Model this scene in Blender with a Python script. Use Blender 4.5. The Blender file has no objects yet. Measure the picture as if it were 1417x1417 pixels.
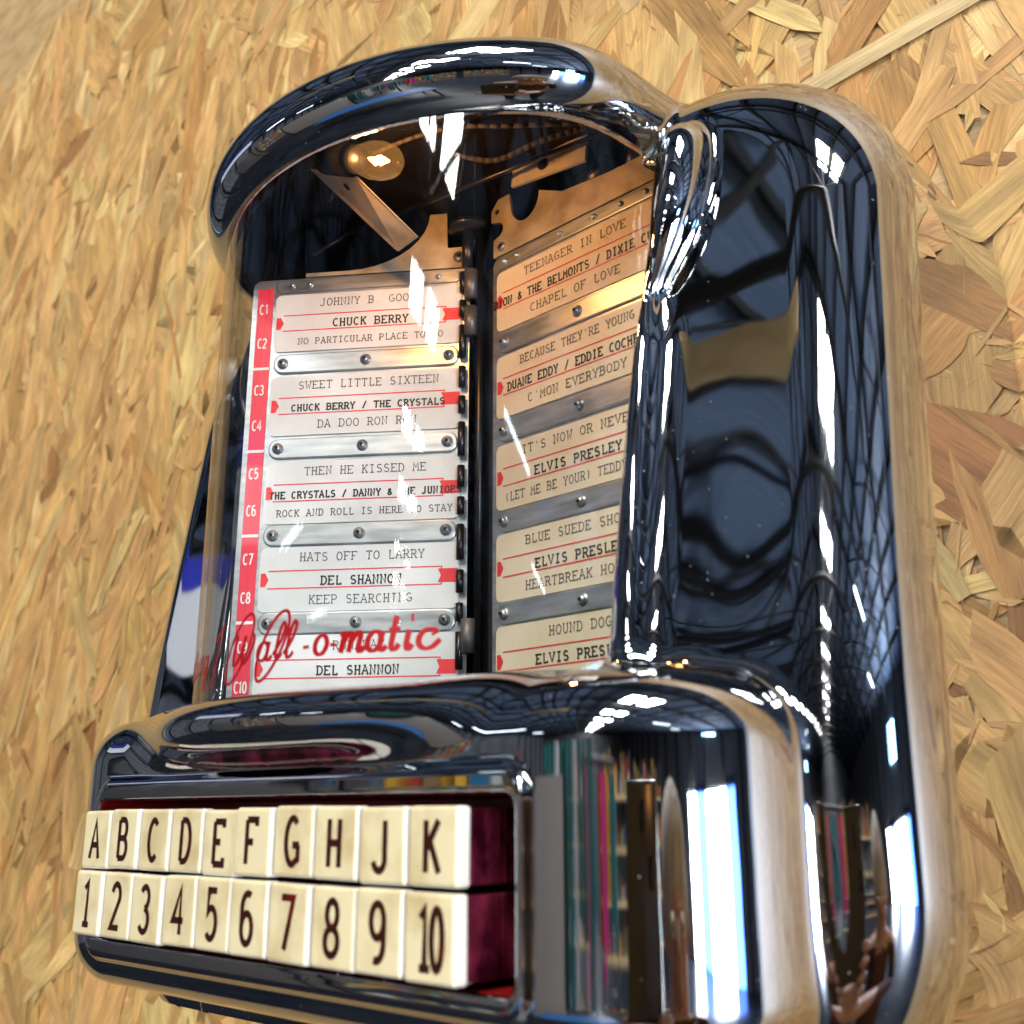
import bpy, bmesh, math, random
import numpy as np
from mathutils import Vector, Matrix

SC = bpy.context.scene
COL = SC.collection
PI = math.pi
random.seed(7)
RNG = np.random.default_rng(11)

# ------------------------------------------------------------------ camera, world, exposure
EYE = 1.62                                   # height of the phone above the hall floor
WALL_D = 0.335                               # distance of the camera from the chipboard wall
CAM = Vector((0.244, -WALL_D, EYE))
FPX = 1500.0 / 1417.0                        # focal length in picture widths
_l = Vector((-1708.0, 422.0, 1500.0)).normalized()      # direction of -X seen by the camera (x right, y down, z ahead)
_u = Vector((-8.0, -5364.0, 1500.0))
_x = -_l
_u = (_u - _x * _u.dot(_x)).normalized()
_y = _u.cross(_x)
rows = [Vector((_x[i], _y[i], _u[i])) for i in range(3)]
cam = bpy.data.cameras.new('camera')
cam_o = bpy.data.objects.new('camera', cam)
COL.objects.link(cam_o)
R3 = Matrix((rows[0], -rows[1], -rows[2])).transposed()
cam_o.matrix_world = Matrix.Translation(CAM) @ R3.to_4x4()
cam.sensor_width = 36.0
cam.lens = 36.0 * FPX
cam.clip_start = 0.01
cam.clip_end = 120.0
cam.dof.use_dof = True
cam.dof.focus_distance = 0.375
cam.dof.aperture_fstop = 16.0
SC.camera = cam_o

world = bpy.data.worlds.new('World')
SC.world = world
world.use_nodes = True
world.node_tree.nodes['Background'].inputs[0].default_value = (0.75, 0.86, 1.0, 1)
world.node_tree.nodes['Background'].inputs[1].default_value = 0.6
SC.view_settings.view_transform = 'Standard'
SC.view_settings.look = 'None'
SC.view_settings.gamma = 1.0
SC.view_settings.exposure = 0.62
SC.view_settings.use_curve_mapping = False
SC.render.engine = 'CYCLES'
SC.cycles.use_denoising = True
SC.cycles.max_bounces = 14
SC.cycles.glossy_bounces = 8
SC.cycles.transmission_bounces = 8
SC.cycles.transparent_max_bounces = 16
SC.cycles.sample_clamp_indirect = 8.0
SC.cycles.caustics_reflective = True
SC.cycles.blur_glossy = 0.3

# ------------------------------------------------------------------ materials
def mat(name, col=(0.5, 0.5, 0.5), rough=0.5, metal=0.0, **kw):
    m = bpy.data.materials.new(name)
    m.use_nodes = True
    b = m.node_tree.nodes['Principled BSDF']
    b.inputs['Base Color'].default_value = (*col, 1)
    b.inputs['Roughness'].default_value = rough
    b.inputs['Metallic'].default_value = metal
    for k, v in kw.items():
        b.inputs[k].default_value = v
    return m

def nodes(m):
    return m.node_tree.nodes, m.node_tree.links, m.node_tree.nodes['Principled BSDF']

def emit(name, col, strength):
    m = bpy.data.materials.new(name)
    m.use_nodes = True
    n, l = m.node_tree.nodes, m.node_tree.links
    n.remove(n['Principled BSDF'])
    e = n.new('ShaderNodeEmission')
    e.inputs[0].default_value = (*col, 1)
    e.inputs[1].default_value = strength
    l.new(e.outputs[0], n['Material Output'].inputs[0])
    return m

def noise_col(m, scale, c0, c1, detail=4.0, stretch=(1, 1, 1), lo=0.35, hi=0.65, coord='Object', bump=0.0, rough=None):
    n, l, b = nodes(m)
    tc = n.new('ShaderNodeTexCoord')
    mp = n.new('ShaderNodeMapping')
    mp.inputs['Scale'].default_value = stretch
    tx = n.new('ShaderNodeTexNoise')
    tx.inputs['Scale'].default_value = scale
    tx.inputs['Detail'].default_value = detail
    cr = n.new('ShaderNodeValToRGB')
    cr.color_ramp.elements[0].position = lo
    cr.color_ramp.elements[0].color = (*c0, 1)
    cr.color_ramp.elements[1].position = hi
    cr.color_ramp.elements[1].color = (*c1, 1)
    l.new(tc.outputs[coord], mp.inputs[0])
    l.new(mp.outputs[0], tx.inputs[0])
    l.new(tx.outputs[0], cr.inputs[0])
    l.new(cr.outputs[0], b.inputs['Base Color'])
    if bump:
        bp = n.new('ShaderNodeBump')
        bp.inputs['Strength'].default_value = bump
        bp.inputs['Distance'].default_value = 0.0003
        l.new(tx.outputs[0], bp.inputs['Height'])
        l.new(bp.outputs[0], b.inputs['Normal'])
    if rough:
        rr = n.new('ShaderNodeMapRange')
        rr.inputs[3].default_value, rr.inputs[4].default_value = rough
        l.new(tx.outputs[0], rr.inputs[0])
        l.new(rr.outputs[0], b.inputs['Roughness'])
    return m

def chrome_mat():
    m = mat('chrome plate', (0.49, 0.50, 0.52), 0.02, 1.0)
    n, l, b = nodes(m)
    tc = n.new('ShaderNodeTexCoord')
    # dust specks sitting on the plating
    vo = n.new('ShaderNodeTexVoronoi')
    vo.inputs['Scale'].default_value = 650.0
    l.new(tc.outputs['Object'], vo.inputs['Vector'])
    sep = n.new('ShaderNodeSeparateColor')
    l.new(vo.outputs['Color'], sep.inputs[0])
    big = n.new('ShaderNodeTexNoise')
    big.inputs['Scale'].default_value = 22.0
    l.new(tc.outputs['Object'], big.inputs['Vector'])
    sz = n.new('ShaderNodeMapRange')            # radius of the speck, zero for most cells
    sz.inputs[1].default_value, sz.inputs[2].default_value = 0.62, 1.0
    sz.inputs[3].default_value, sz.inputs[4].default_value = 0.0, 0.12
    l.new(sep.outputs[0], sz.inputs[0])
    lt = n.new('ShaderNodeMath'); lt.operation = 'LESS_THAN'
    l.new(vo.outputs['Distance'], lt.inputs[0]); l.new(sz.outputs[0], lt.inputs[1])
    gt = n.new('ShaderNodeMath'); gt.operation = 'GREATER_THAN'; gt.inputs[1].default_value = 0.50
    l.new(big.outputs[0], gt.inputs[0])
    mu = n.new('ShaderNodeMath'); mu.operation = 'MULTIPLY'
    l.new(lt.outputs[0], mu.inputs[0]); l.new(gt.outputs[0], mu.inputs[1])
    dm = n.new('ShaderNodeMath'); dm.operation = 'MULTIPLY'; dm.inputs[1].default_value = 0.75
    l.new(mu.outputs[0], dm.inputs[0])
    inv = n.new('ShaderNodeMath'); inv.operation = 'SUBTRACT'; inv.inputs[0].default_value = 1.0
    l.new(dm.outputs[0], inv.inputs[1])
    l.new(inv.outputs[0], b.inputs['Metallic'])
    # greasy handling marks: patches a little less polished
    sm = n.new('ShaderNodeTexNoise'); sm.inputs['Scale'].default_value = 14.0; sm.inputs['Detail'].default_value = 7.0
    l.new(tc.outputs['Object'], sm.inputs['Vector'])
    sr = n.new('ShaderNodeMapRange'); sr.inputs[1].default_value = 0.48; sr.inputs[2].default_value = 0.75
    sr.inputs[3].default_value = 0.015; sr.inputs[4].default_value = 0.055
    l.new(sm.outputs[0], sr.inputs[0]); l.new(sr.outputs[0], b.inputs['Roughness'])
    # faint waviness of an old polished casting
    nz = n.new('ShaderNodeTexNoise'); nz.inputs['Scale'].default_value = 24.0; nz.inputs['Detail'].default_value = 1.5
    l.new(tc.outputs['Object'], nz.inputs['Vector'])
    bp = n.new('ShaderNodeBump'); bp.inputs['Strength'].default_value = 0.22; bp.inputs['Distance'].default_value = 0.001
    l.new(nz.outputs[0], bp.inputs['Height'])
    l.new(bp.outputs[0], b.inputs['Normal'])
    return m

M = {}
M['chrome'] = chrome_mat()
M['lining'] = mat('dark inside of casting', (0.004, 0.0035, 0.0035), 0.7, 0.0, **{'Specular IOR Level': 0.08})
M['recess'] = mat('dark red key recess', (0.20, 0.006, 0.005), 0.35)
M['page_metal'] = noise_col(mat('brushed page metal', rough=0.36, metal=0.85), 60, (0.38, 0.42, 0.46), (0.58, 0.62, 0.66), stretch=(1, 1, 6), rough=(0.28, 0.5))
M['dark_metal'] = mat('dark spindle steel', (0.05, 0.05, 0.055), 0.35, 0.9)
M['bracket'] = noise_col(mat('lamp bracket metal', rough=0.42, metal=0.45), 90, (0.34, 0.29, 0.21), (0.58, 0.52, 0.40), rough=(0.3, 0.6))
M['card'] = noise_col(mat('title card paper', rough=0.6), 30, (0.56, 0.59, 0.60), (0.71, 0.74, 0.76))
M['card_warm'] = noise_col(mat('tan title card paper', rough=0.6), 30, (0.70, 0.64, 0.48), (0.77, 0.71, 0.56))  # warmer tan version of the card colour, used on the right page
M['card_red'] = mat('printed red', (0.72, 0.035, 0.05), 0.55)
M['ink'] = mat('typed ink', (0.07, 0.065, 0.06), 0.6)
M['ink_bold'] = mat('bold typed ink', (0.02, 0.02, 0.02), 0.6)
M['index_red'] = mat('red index strip', (0.74, 0.035, 0.075), 0.4)
M['white_print'] = mat('white print', (0.82, 0.80, 0.78), 0.5)
M['ivory'] = noise_col(mat('yellowed ivory plastic', rough=0.38), 70, (0.54, 0.39, 0.17), (0.80, 0.68, 0.40), detail=11, lo=0.24, hi=0.54, bump=0.15, rough=(0.3, 0.5))
M['ivory_edge'] = noise_col(mat('pale ivory side', rough=0.35), 40, (0.76, 0.70, 0.58), (0.82, 0.78, 0.68))
M['key_red'] = noise_col(mat('dark red acrylic', rough=0.12), 170, (0.018, 0.001, 0.004), (0.15, 0.014, 0.032), detail=8, stretch=(1, 1, 0.5), lo=0.42, hi=0.72, bump=0.6)
M['engraved'] = noise_col(mat('engraved red brown', rough=0.25), 120, (0.035, 0.004, 0.003), (0.32, 0.014, 0.006), detail=2, lo=0.60, hi=1.0)
M['decal'] = mat('red window lettering', (0.33, 0.002, 0.004), 0.3)

def glass_mat(name, tint, gloss=0.02):
    m = bpy.data.materials.new(name)
    m.use_nodes = True
    n, l = m.node_tree.nodes, m.node_tree.links
    n.remove(n['Principled BSDF'])
    # Schlick reflectance, the same from both faces of the thin sheet
    ge = n.new('ShaderNodeNewGeometry')
    dt = n.new('ShaderNodeVectorMath'); dt.operation = 'DOT_PRODUCT'
    l.new(ge.outputs['Normal'], dt.inputs[0]); l.new(ge.outputs['Incoming'], dt.inputs[1])
    ab = n.new('ShaderNodeMath'); ab.operation = 'ABSOLUTE'; l.new(dt.outputs['Value'], ab.inputs[0])
    om = n.new('ShaderNodeMath'); om.operation = 'SUBTRACT'; om.inputs[0].default_value = 1.0; l.new(ab.outputs[0], om.inputs[1])
    pw = n.new('ShaderNodeMath'); pw.operation = 'POWER'; pw.inputs[1].default_value = 5.0; l.new(om.outputs[0], pw.inputs[0])
    fr = n.new('ShaderNodeMath'); fr.operation = 'MULTIPLY_ADD'; fr.inputs[1].default_value = 0.93; fr.inputs[2].default_value = 0.035
    l.new(pw.outputs[0], fr.inputs[0])
    tr = n.new('ShaderNodeBsdfTransparent'); tr.inputs[0].default_value = (*tint, 1)
    gl = n.new('ShaderNodeBsdfGlossy'); gl.inputs['Roughness'].default_value = gloss
    mx = n.new('ShaderNodeMixShader')
    l.new(fr.outputs[0], mx.inputs[0]); l.new(tr.outputs[0], mx.inputs[1]); l.new(gl.outputs[0], mx.inputs[2])
    l.new(mx.outputs[0], n['Material Output'].inputs[0])
    return m
M['plexi'] = glass_mat('clear acrylic window', (0.96, 0.96, 0.94))
M['bulb_glass'] = glass_mat('bulb glass', (0.98, 0.95, 0.9))
M['filament'] = emit('glowing filament', (1.0, 0.50, 0.15), 70.0)
_n, _l = M['bulb_glass'].node_tree.nodes, M['bulb_glass'].node_tree.links
_e = _n.new('ShaderNodeEmission'); _e.inputs[0].default_value = (1.0, 0.45, 0.12, 1); _e.inputs[1].default_value = 0.09
_a = _n.new('ShaderNodeAddShader')
_o = _n['Material Output']; _s = _o.inputs[0].links[0].from_socket
_l.new(_s, _a.inputs[0]); _l.new(_e.outputs[0], _a.inputs[1]); _l.new(_a.outputs[0], _o.inputs[0])

# ------------------------------------------------------------------ object helpers
def mesh_obj(name, verts, faces, mats, parent=None, smooth=False, fmat=None, normals=None, loc=None):
    me = bpy.data.meshes.new(name)
    me.from_pydata([tuple(map(float, v)) for v in verts] if not isinstance(verts, np.ndarray) else verts.tolist(), [],
                   faces if not isinstance(faces, np.ndarray) else faces.tolist())
    if not isinstance(mats, (list, tuple)):
        mats = [mats]
    for m in mats:
        me.materials.append(m)
    if fmat is not None:
        me.polygons.foreach_set('material_index', np.asarray(fmat, dtype=np.int32))
    if smooth:
        me.polygons.foreach_set('use_smooth', np.ones(len(me.polygons), dtype=bool))
    me.update()
    if normals is not None:
        me.normals_split_custom_set_from_vertices(normals.tolist())
    o = bpy.data.objects.new(name, me)
    COL.objects.link(o)
    if parent is not None:
        o.parent = parent
    if loc is not None:
        o.location = loc
    return o

class MB:
    """collects shapes for ONE mesh, several materials"""
    def __init__(s):
        s.v, s.f, s.m = [], [], []
    def add(s, verts, faces, mi=0):
        k = len(s.v)
        s.v += [tuple(map(float, v)) for v in verts]
        s.f += [tuple(i + k for i in f) for f in faces]
        s.m += [mi] * len(faces)
    def box(s, c, h, mi=0, rot=None):
        vs = []
        for a in (-1, 1):
            for b in (-1, 1):
                for d in (-1, 1):
                    p = Vector((a * h[0], b * h[1], d * h[2]))
                    if rot is not None:
                        p = rot @ p
                    vs.append(p + Vector(c))
        s.add(vs, [(0, 1, 3, 2), (4, 6, 7, 5), (0, 4, 5, 1), (2, 3, 7, 6), (0, 2, 6, 4), (1, 5, 7, 3)], mi)
    def tube(s, p0, p1, r0, r1=None, n=12, mi=0, caps=True):
        p0, p1 = Vector(p0), Vector(p1)
        r1 = r0 if r1 is None else r1
        ax = (p1 - p0).normalized()
        a = ax.orthogonal().normalized(); b = ax.cross(a)
        vs = []
        for p, r in ((p0, r0), (p1, r1)):
            for i in range(n):
                t = 2 * PI * i / n
                vs.append(p + (a * math.cos(t) + b * math.sin(t)) * r)
        fs = [(i, (i + 1) % n, n + (i + 1) % n, n + i) for i in range(n)]
        if caps:
            fs += [tuple(range(n - 1, -1, -1)), tuple(range(n, 2 * n))]
        s.add(vs, fs, mi)
    def ball(s, c, r, n=10, mi=0, sc=(1, 1, 1)):
        vs, fs = [], []
        for i in range(n + 1):
            t = PI * i / n
            for j in range(2 * n):
                p = PI * j / n
                vs.append((c[0] + sc[0] * r * math.sin(t) * math.cos(p), c[1] + sc[1] * r * math.sin(t) * math.sin(p), c[2] + sc[2] * r * math.cos(t)))
        w = 2 * n
        for i in range(n):
            for j in range(w):
                fs.append((i * w + j, (i + 1) * w + j, (i + 1) * w + (j + 1) % w, i * w + (j + 1) % w))
        s.add(vs, fs, mi)
    def build(s, name, mats, parent=None, smooth=False, bevel=0.0, seg=2, loc=None):
        o = mesh_obj(name, s.v, s.f, mats, parent, smooth, s.m, loc=loc)
        if bevel:
            b = o.modifiers.new('bevel', 'BEVEL'); b.width = bevel; b.segments = seg; b.limit_method = 'ANGLE'
            b.harden_normals = False
        return o

def tag(o, label=None, cat=None, group=None, kind=None):
    if label: o['label'] = label
    if cat: o['category'] = cat
    if group: o['group'] = group
    if kind: o['kind'] = kind
    return o

def empty(name, loc):
    o = bpy.data.objects.new(name, None)
    o.empty_display_size = 0.05
    COL.objects.link(o); o.location = loc
    return o

# ------------------------------------------------------------------ stroke lettering
def arc(cx, cy, rx, ry, a0, a1, n=10):
    return [(cx + rx * math.cos(math.radians(a0 + (a1 - a0) * i / n)), cy + ry * math.sin(math.radians(a0 + (a1 - a0) * i / n))) for i in range(n + 1)]

# each glyph: (strokes, serifs); cell 0..0.6 wide, cap height 1
G = {}
def glyph(c, strokes, serifs=()):
    G[c] = (strokes, serifs)
glyph('A', [[(0.02, 0), (0.3, 1), (0.58, 0)], [(0.13, 0.36), (0.47, 0.36)]], [(0.05, 0), (0.55, 0), (0.26, 1)])
glyph('B', [[(0.1, 0), (0.1, 1)], [(0.1, 1), (0.32, 1)] + arc(0.34, 0.76, 0.18, 0.24, 90, -90) + [(0.1, 0.52)], [(0.1, 0.52), (0.34, 0.52)] + arc(0.36, 0.26, 0.2, 0.26, 90, -90) + [(0.1, 0)]], [(0.06, 0), (0.06, 1)])
glyph('C', [arc(0.32, 0.5, 0.26, 0.5, 48, 312, 16)], [])
glyph('D', [[(0.1, 0), (0.1, 1)], [(0.1, 1), (0.28, 1)] + arc(0.28, 0.5, 0.28, 0.5, 90, -90, 14) + [(0.1, 0)]], [(0.06, 0), (0.06, 1)])
glyph('E', [[(0.54, 0.86), (0.54, 1), (0.1, 1)], [(0.1, 1), (0.1, 0)], [(0.1, 0), (0.56, 0), (0.56, 0.16)], [(0.1, 0.52), (0.4, 0.52)]], [(0.06, 0), (0.06, 1)])
glyph('F', [[(0.54, 0.86), (0.54, 1), (0.1, 1)], [(0.1, 1), (0.1, 0)], [(0.1, 0.5), (0.4, 0.5)]], [(0.1, 0), (0.06, 1)])
glyph('G', [arc(0.31, 0.5, 0.27, 0.5, 50, 300, 16) + [(0.55, 0.12), (0.55, 0.42)], [(0.32, 0.42), (0.6, 0.42)]], [])
glyph('H', [[(0.1, 0), (0.1, 1)], [(0.5, 0), (0.5, 1)], [(0.1, 0.5), (0.5, 0.5)]], [(0.1, 0), (0.1, 1), (0.5, 0), (0.5, 1)])
glyph('I', [[(0.3, 0), (0.3, 1)]], [(0.22, 0), (0.38, 0), (0.22, 1), (0.38, 1)])
glyph('J', [[(0.42, 1), (0.42, 0.22)] + arc(0.24, 0.22, 0.18, 0.22, 0, -170)], [(0.42, 1)])
glyph('K', [[(0.1, 0), (0.1, 1)], [(0.52, 1), (0.1, 0.42)], [(0.24, 0.6), (0.54, 0)]], [(0.1, 0), (0.1, 1), (0.52, 0), (0.5, 1)])
glyph('L', [[(0.16, 1), (0.16, 0), (0.54, 0), (0.54, 0.2)]], [(0.16, 1)])
glyph('M', [[(0.06, 0), (0.08, 1), (0.3, 0.4), (0.52, 1), (0.54, 0)]], [(0.06, 0), (0.54, 0)])
glyph('N', [[(0.1, 0), (0.1, 1), (0.5, 0), (0.5, 1)]], [(0.1, 0), (0.08, 1), (0.5, 1)])
glyph('O', [arc(0.3, 0.5, 0.26, 0.5, 0, 360, 20)], [])
glyph('P', [[(0.1, 0), (0.1, 1)], [(0.1, 1), (0.34, 1)] + arc(0.34, 0.73, 0.19, 0.27, 90, -90) + [(0.1, 0.46)]], [(0.1, 0), (0.06, 1)])
glyph('R', [[(0.1, 0), (0.1, 1)], [(0.1, 1), (0.32, 1)] + arc(0.32, 0.74, 0.19, 0.26, 90, -90) + [(0.1, 0.48)], [(0.3, 0.48), (0.55, 0)]], [(0.1, 0), (0.06, 1), (0.56, 0)])
glyph('S', [arc(0.3, 0.75, 0.21, 0.25, 30, 270, 12) + arc(0.3, 0.25, 0.23, 0.25, 90, -150, 12)], [])
glyph('T', [[(0.04, 0.84), (0.04, 1), (0.56, 1), (0.56, 0.84)], [(0.3, 1), (0.3, 0)]], [(0.3, 0)])
glyph('U', [[(0.1, 1), (0.1, 0.26)] + arc(0.3, 0.26, 0.2, 0.26, 180, 360) + [(0.5, 1)]], [(0.1, 1), (0.5, 1)])
glyph('V', [[(0.04, 1), (0.3, 0), (0.56, 1)]], [(0.06, 1), (0.54, 1)])
glyph('W', [[(0.04, 1), (0.16, 0), (0.3, 0.6), (0.44, 0), (0.56, 1)]], [(0.06, 1), (0.54, 1)])
glyph('X', [[(0.06, 0), (0.54, 1)], [(0.06, 1), (0.54, 0)]], [(0.08, 0), (0.52, 0), (0.08, 1), (0.52, 1)])
glyph('Y', [[(0.05, 1), (0.3, 0.46), (0.55, 1)], [(0.3, 0.46), (0.3, 0)]], [(0.08, 1), (0.52, 1), (0.3, 0)])
glyph('&', [[(0.54, 0.02), (0.2, 0.62)] + arc(0.29, 0.72, 0.12, 0.2, 200, 0, 8) + [(0.1, 0.3)] + arc(0.26, 0.22, 0.17, 0.22, 160, 320, 8) + [(0.52, 0.42)]], [])
glyph('/', [[(0.1, -0.1), (0.5, 1.1)]], [])
glyph("'", [[(0.3, 1.02), (0.29, 0.72)]], [])
glyph('.', [[(0.26, 0.03), (0.34, 0.03)]], [])
glyph('(', [arc(0.56, 0.5, 0.3, 0.64, 130, 230, 8)], [])
glyph(')', [arc(0.04, 0.5, 0.3, 0.64, 50, -50, 8)], [])
glyph('-', [[(0.12, 0.45), (0.48, 0.45)]], [])
glyph('0', [arc(0.3, 0.5, 0.22, 0.5, 0, 360, 20)], [])
glyph('1', [[(0.14, 0.82), (0.32, 1), (0.32, 0)]], [])
glyph('2', [arc(0.3, 0.74, 0.22, 0.26, 165, -20, 10) + [(0.08, 0), (0.54, 0)]], [])
glyph('3', [arc(0.28, 0.76, 0.21, 0.24, 150, -90, 10), arc(0.28, 0.26, 0.24, 0.26, 90, -150, 12)], [])
glyph('4', [[(0.42, 0), (0.42, 1), (0.06, 0.3), (0.58, 0.3)]], [])
glyph('5', [[(0.5, 1), (0.14, 1), (0.11, 0.52)] + arc(0.28, 0.32, 0.23, 0.32, 120, -140, 14)], [])
glyph('6', [arc(0.32, 0.7, 0.24, 0.3, 60, 170, 8) + [(0.08, 0.32)], arc(0.3, 0.3, 0.22, 0.3, 0, 360, 18)], [])
glyph('7', [[(0.06, 1), (0.54, 1), (0.24, 0)]], [])
glyph('8', [arc(0.3, 0.75, 0.19, 0.25, 0, 360, 16), arc(0.3, 0.25, 0.23, 0.25, 0, 360, 16)], [])
glyph('9', [arc(0.3, 0.7, 0.22, 0.3, 0, 360, 18), [(0.52, 0.68)] + arc(0.28, 0.3, 0.24, 0.3, 10, -110, 8)], [])

def ribbon(pts, w):
    """flat 2-D stroke; w is a width or a list of widths"""
    P = [Vector(p) for p in pts]
    Q = [P[0]]
    ws = [w] * len(P) if not isinstance(w, (list, tuple)) else list(w)
    W = [ws[0]]
    for p, ww in zip(P[1:], ws[1:]):
        if (p - Q[-1]).length > 1e-6:
            Q.append(p); W.append(ww)
    P = Q
    n = len(P)
    closed = n > 3 and (P[0] - P[-1]).length < 1e-5
    vs, fs = [], []
    for i in range(n):
        if closed:
            a = (P[i] - P[i - 1]) if i else (P[0] - P[-2])
            b = (P[i + 1] - P[i]) if i < n - 1 else (P[1] - P[0])
        else:
            a = P[i] - P[i - 1] if i else P[1] - P[0]
            b = P[i + 1] - P[i] if i < n - 1 else P[-1] - P[-2]
        a = a.normalized() if a.length else b.normalized()
        b = b.normalized() if b.length else a
        t = a + b
        if t.length < 0.3:
            t = b
        t.normalize()
        nn = Vector((-t.y, t.x))
        k = max(0.55, abs(nn.dot(Vector((-a.y, a.x)))))
        vs.append(P[i] + nn * W[i] * 0.5 / k)
        vs.append(P[i] - nn * W[i] * 0.5 / k)
    for i in range(n - 1):
        fs.append((2 * i, 2 * i + 1, 2 * i + 3, 2 * i + 2))
    return [(v.x, v.y) for v in vs], fs

def put_text(mb, text, fn, x0, y0, h, adv, w, mi, serif=True, cond=1.0, center=False, jit=0.0):
    """stroke text; fn maps (x, y, level) to a point in space"""
    wid = len(text) * adv
    x = x0 - wid / 2 if center else x0
    lv = 0
    for ch in text:
        if ch in G:
            st, se = G[ch]
            jy = random.uniform(-jit, jit) * h
            items = [ribbon([(p[0] * h * cond, p[1] * h) for p in s], w) for s in st]
            if serif:
                for sx, sy in se:
                    items.append(ribbon([((sx - 0.11) * h * cond, sy * h), ((sx + 0.11) * h * cond, sy * h)], w))
            for vs, fs in items:
                lv = (lv + 1) % 7
                mb.add([fn(x + a, y0 + b + jy, lv) for a, b in vs], fs, mi)
        x += adv


# ------------------------------------------------------------------ the chipboard wall
def chip_mat():
    m = mat('wood strands', (0.5, 0.33, 0.15), 0.62)
    n, l, b = nodes(m)
    at = n.new('ShaderNodeAttribute'); at.attribute_name = 'tint'
    uv = n.new('ShaderNodeUVMap'); uv.uv_map = 'grain'
    mp = n.new('ShaderNodeMapping'); mp.inputs['Scale'].default_value = (45, 720, 1)
    l.new(uv.outputs[0], mp.inputs[0])
    gr = n.new('ShaderNodeTexNoise'); gr.inputs['Scale'].default_value = 1.0; gr.inputs['Detail'].default_value = 5
    gr.inputs['Roughness'].default_value = 0.65
    l.new(mp.outputs[0], gr.inputs[0])
    mp2 = n.new('ShaderNodeMapping'); mp2.inputs['Scale'].default_value = (25, 90, 1)
    l.new(uv.outputs[0], mp2.inputs[0])
    bl = n.new('ShaderNodeTexNoise'); bl.inputs['Scale'].default_value = 1.0; bl.inputs['Detail'].default_value = 4
    l.new(mp2.outputs[0], bl.inputs[0])
    mr = n.new('ShaderNodeMapRange'); mr.inputs[1].default_value = 0.25; mr.inputs[2].default_value = 0.75
    mr.inputs[3].default_value = 0.60; mr.inputs[4].default_value = 1.26
    l.new(gr.outputs[0], mr.inputs[0])
    mr2 = n.new('ShaderNodeMapRange'); mr2.inputs[1].default_value = 0.3; mr2.inputs[2].default_value = 0.7
    mr2.inputs[3].default_value = 0.66; mr2.inputs[4].default_value = 1.20
    l.new(bl.outputs[0], mr2.inputs[0])
    mu = n.new('ShaderNodeMath'); mu.operation = 'MULTIPLY'
    l.new(mr.outputs[0], mu.inputs[0]); l.new(mr2.outputs[0], mu.inputs[1])
    # small dark knots and resin flecks
    mp3 = n.new('ShaderNodeMapping'); mp3.inputs['Scale'].default_value = (45, 110, 1)
    l.new(uv.outputs[0], mp3.inputs[0])
    vo = n.new('ShaderNodeTexVoronoi'); vo.inputs['Scale'].default_value = 1.0
    l.new(mp3.outputs[0], vo.inputs['Vector'])
    sp = n.new('ShaderNodeSeparateColor'); l.new(vo.outputs['Color'], sp.inputs[0])
    sz = n.new('ShaderNodeMapRange'); sz.inputs[1].default_value = 0.86; sz.inputs[2].default_value = 1.0
    sz.inputs[3].default_value = 0.0; sz.inputs[4].default_value = 0.20
    l.new(sp.outputs[0], sz.inputs[0])
    df = n.new('ShaderNodeMath'); df.operation = 'SUBTRACT'
    l.new(sz.outputs[0], df.inputs[0]); l.new(vo.outputs['Distance'], df.inputs[1])
    kn = n.new('ShaderNodeMapRange'); kn.inputs[1].default_value = -0.02; kn.inputs[2].default_value = 0.08
    kn.inputs[3].default_value = 1.0; kn.inputs[4].default_value = 0.35
    l.new(df.outputs[0], kn.inputs[0])
    mu2 = n.new('ShaderNodeMath'); mu2.operation = 'MULTIPLY'
    l.new(mu.outputs[0], mu2.inputs[0]); l.new(kn.outputs[0], mu2.inputs[1])
    vm = n.new('ShaderNodeVectorMath'); vm.operation = 'SCALE'
    l.new(at.outputs['Color'], vm.inputs[0]); l.new(mu2.outputs[0], vm.inputs['Scale'])
    l.new(vm.outputs[0], b.inputs['Base Color'])
    bp = n.new('ShaderNodeBump'); bp.inputs['Strength'].default_value = 0.5; bp.inputs['Distance'].default_value = 0.0006
    l.new(gr.outputs[0], bp.inputs['Height']); l.new(bp.outputs[0], b.inputs['Normal'])
    return m

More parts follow.
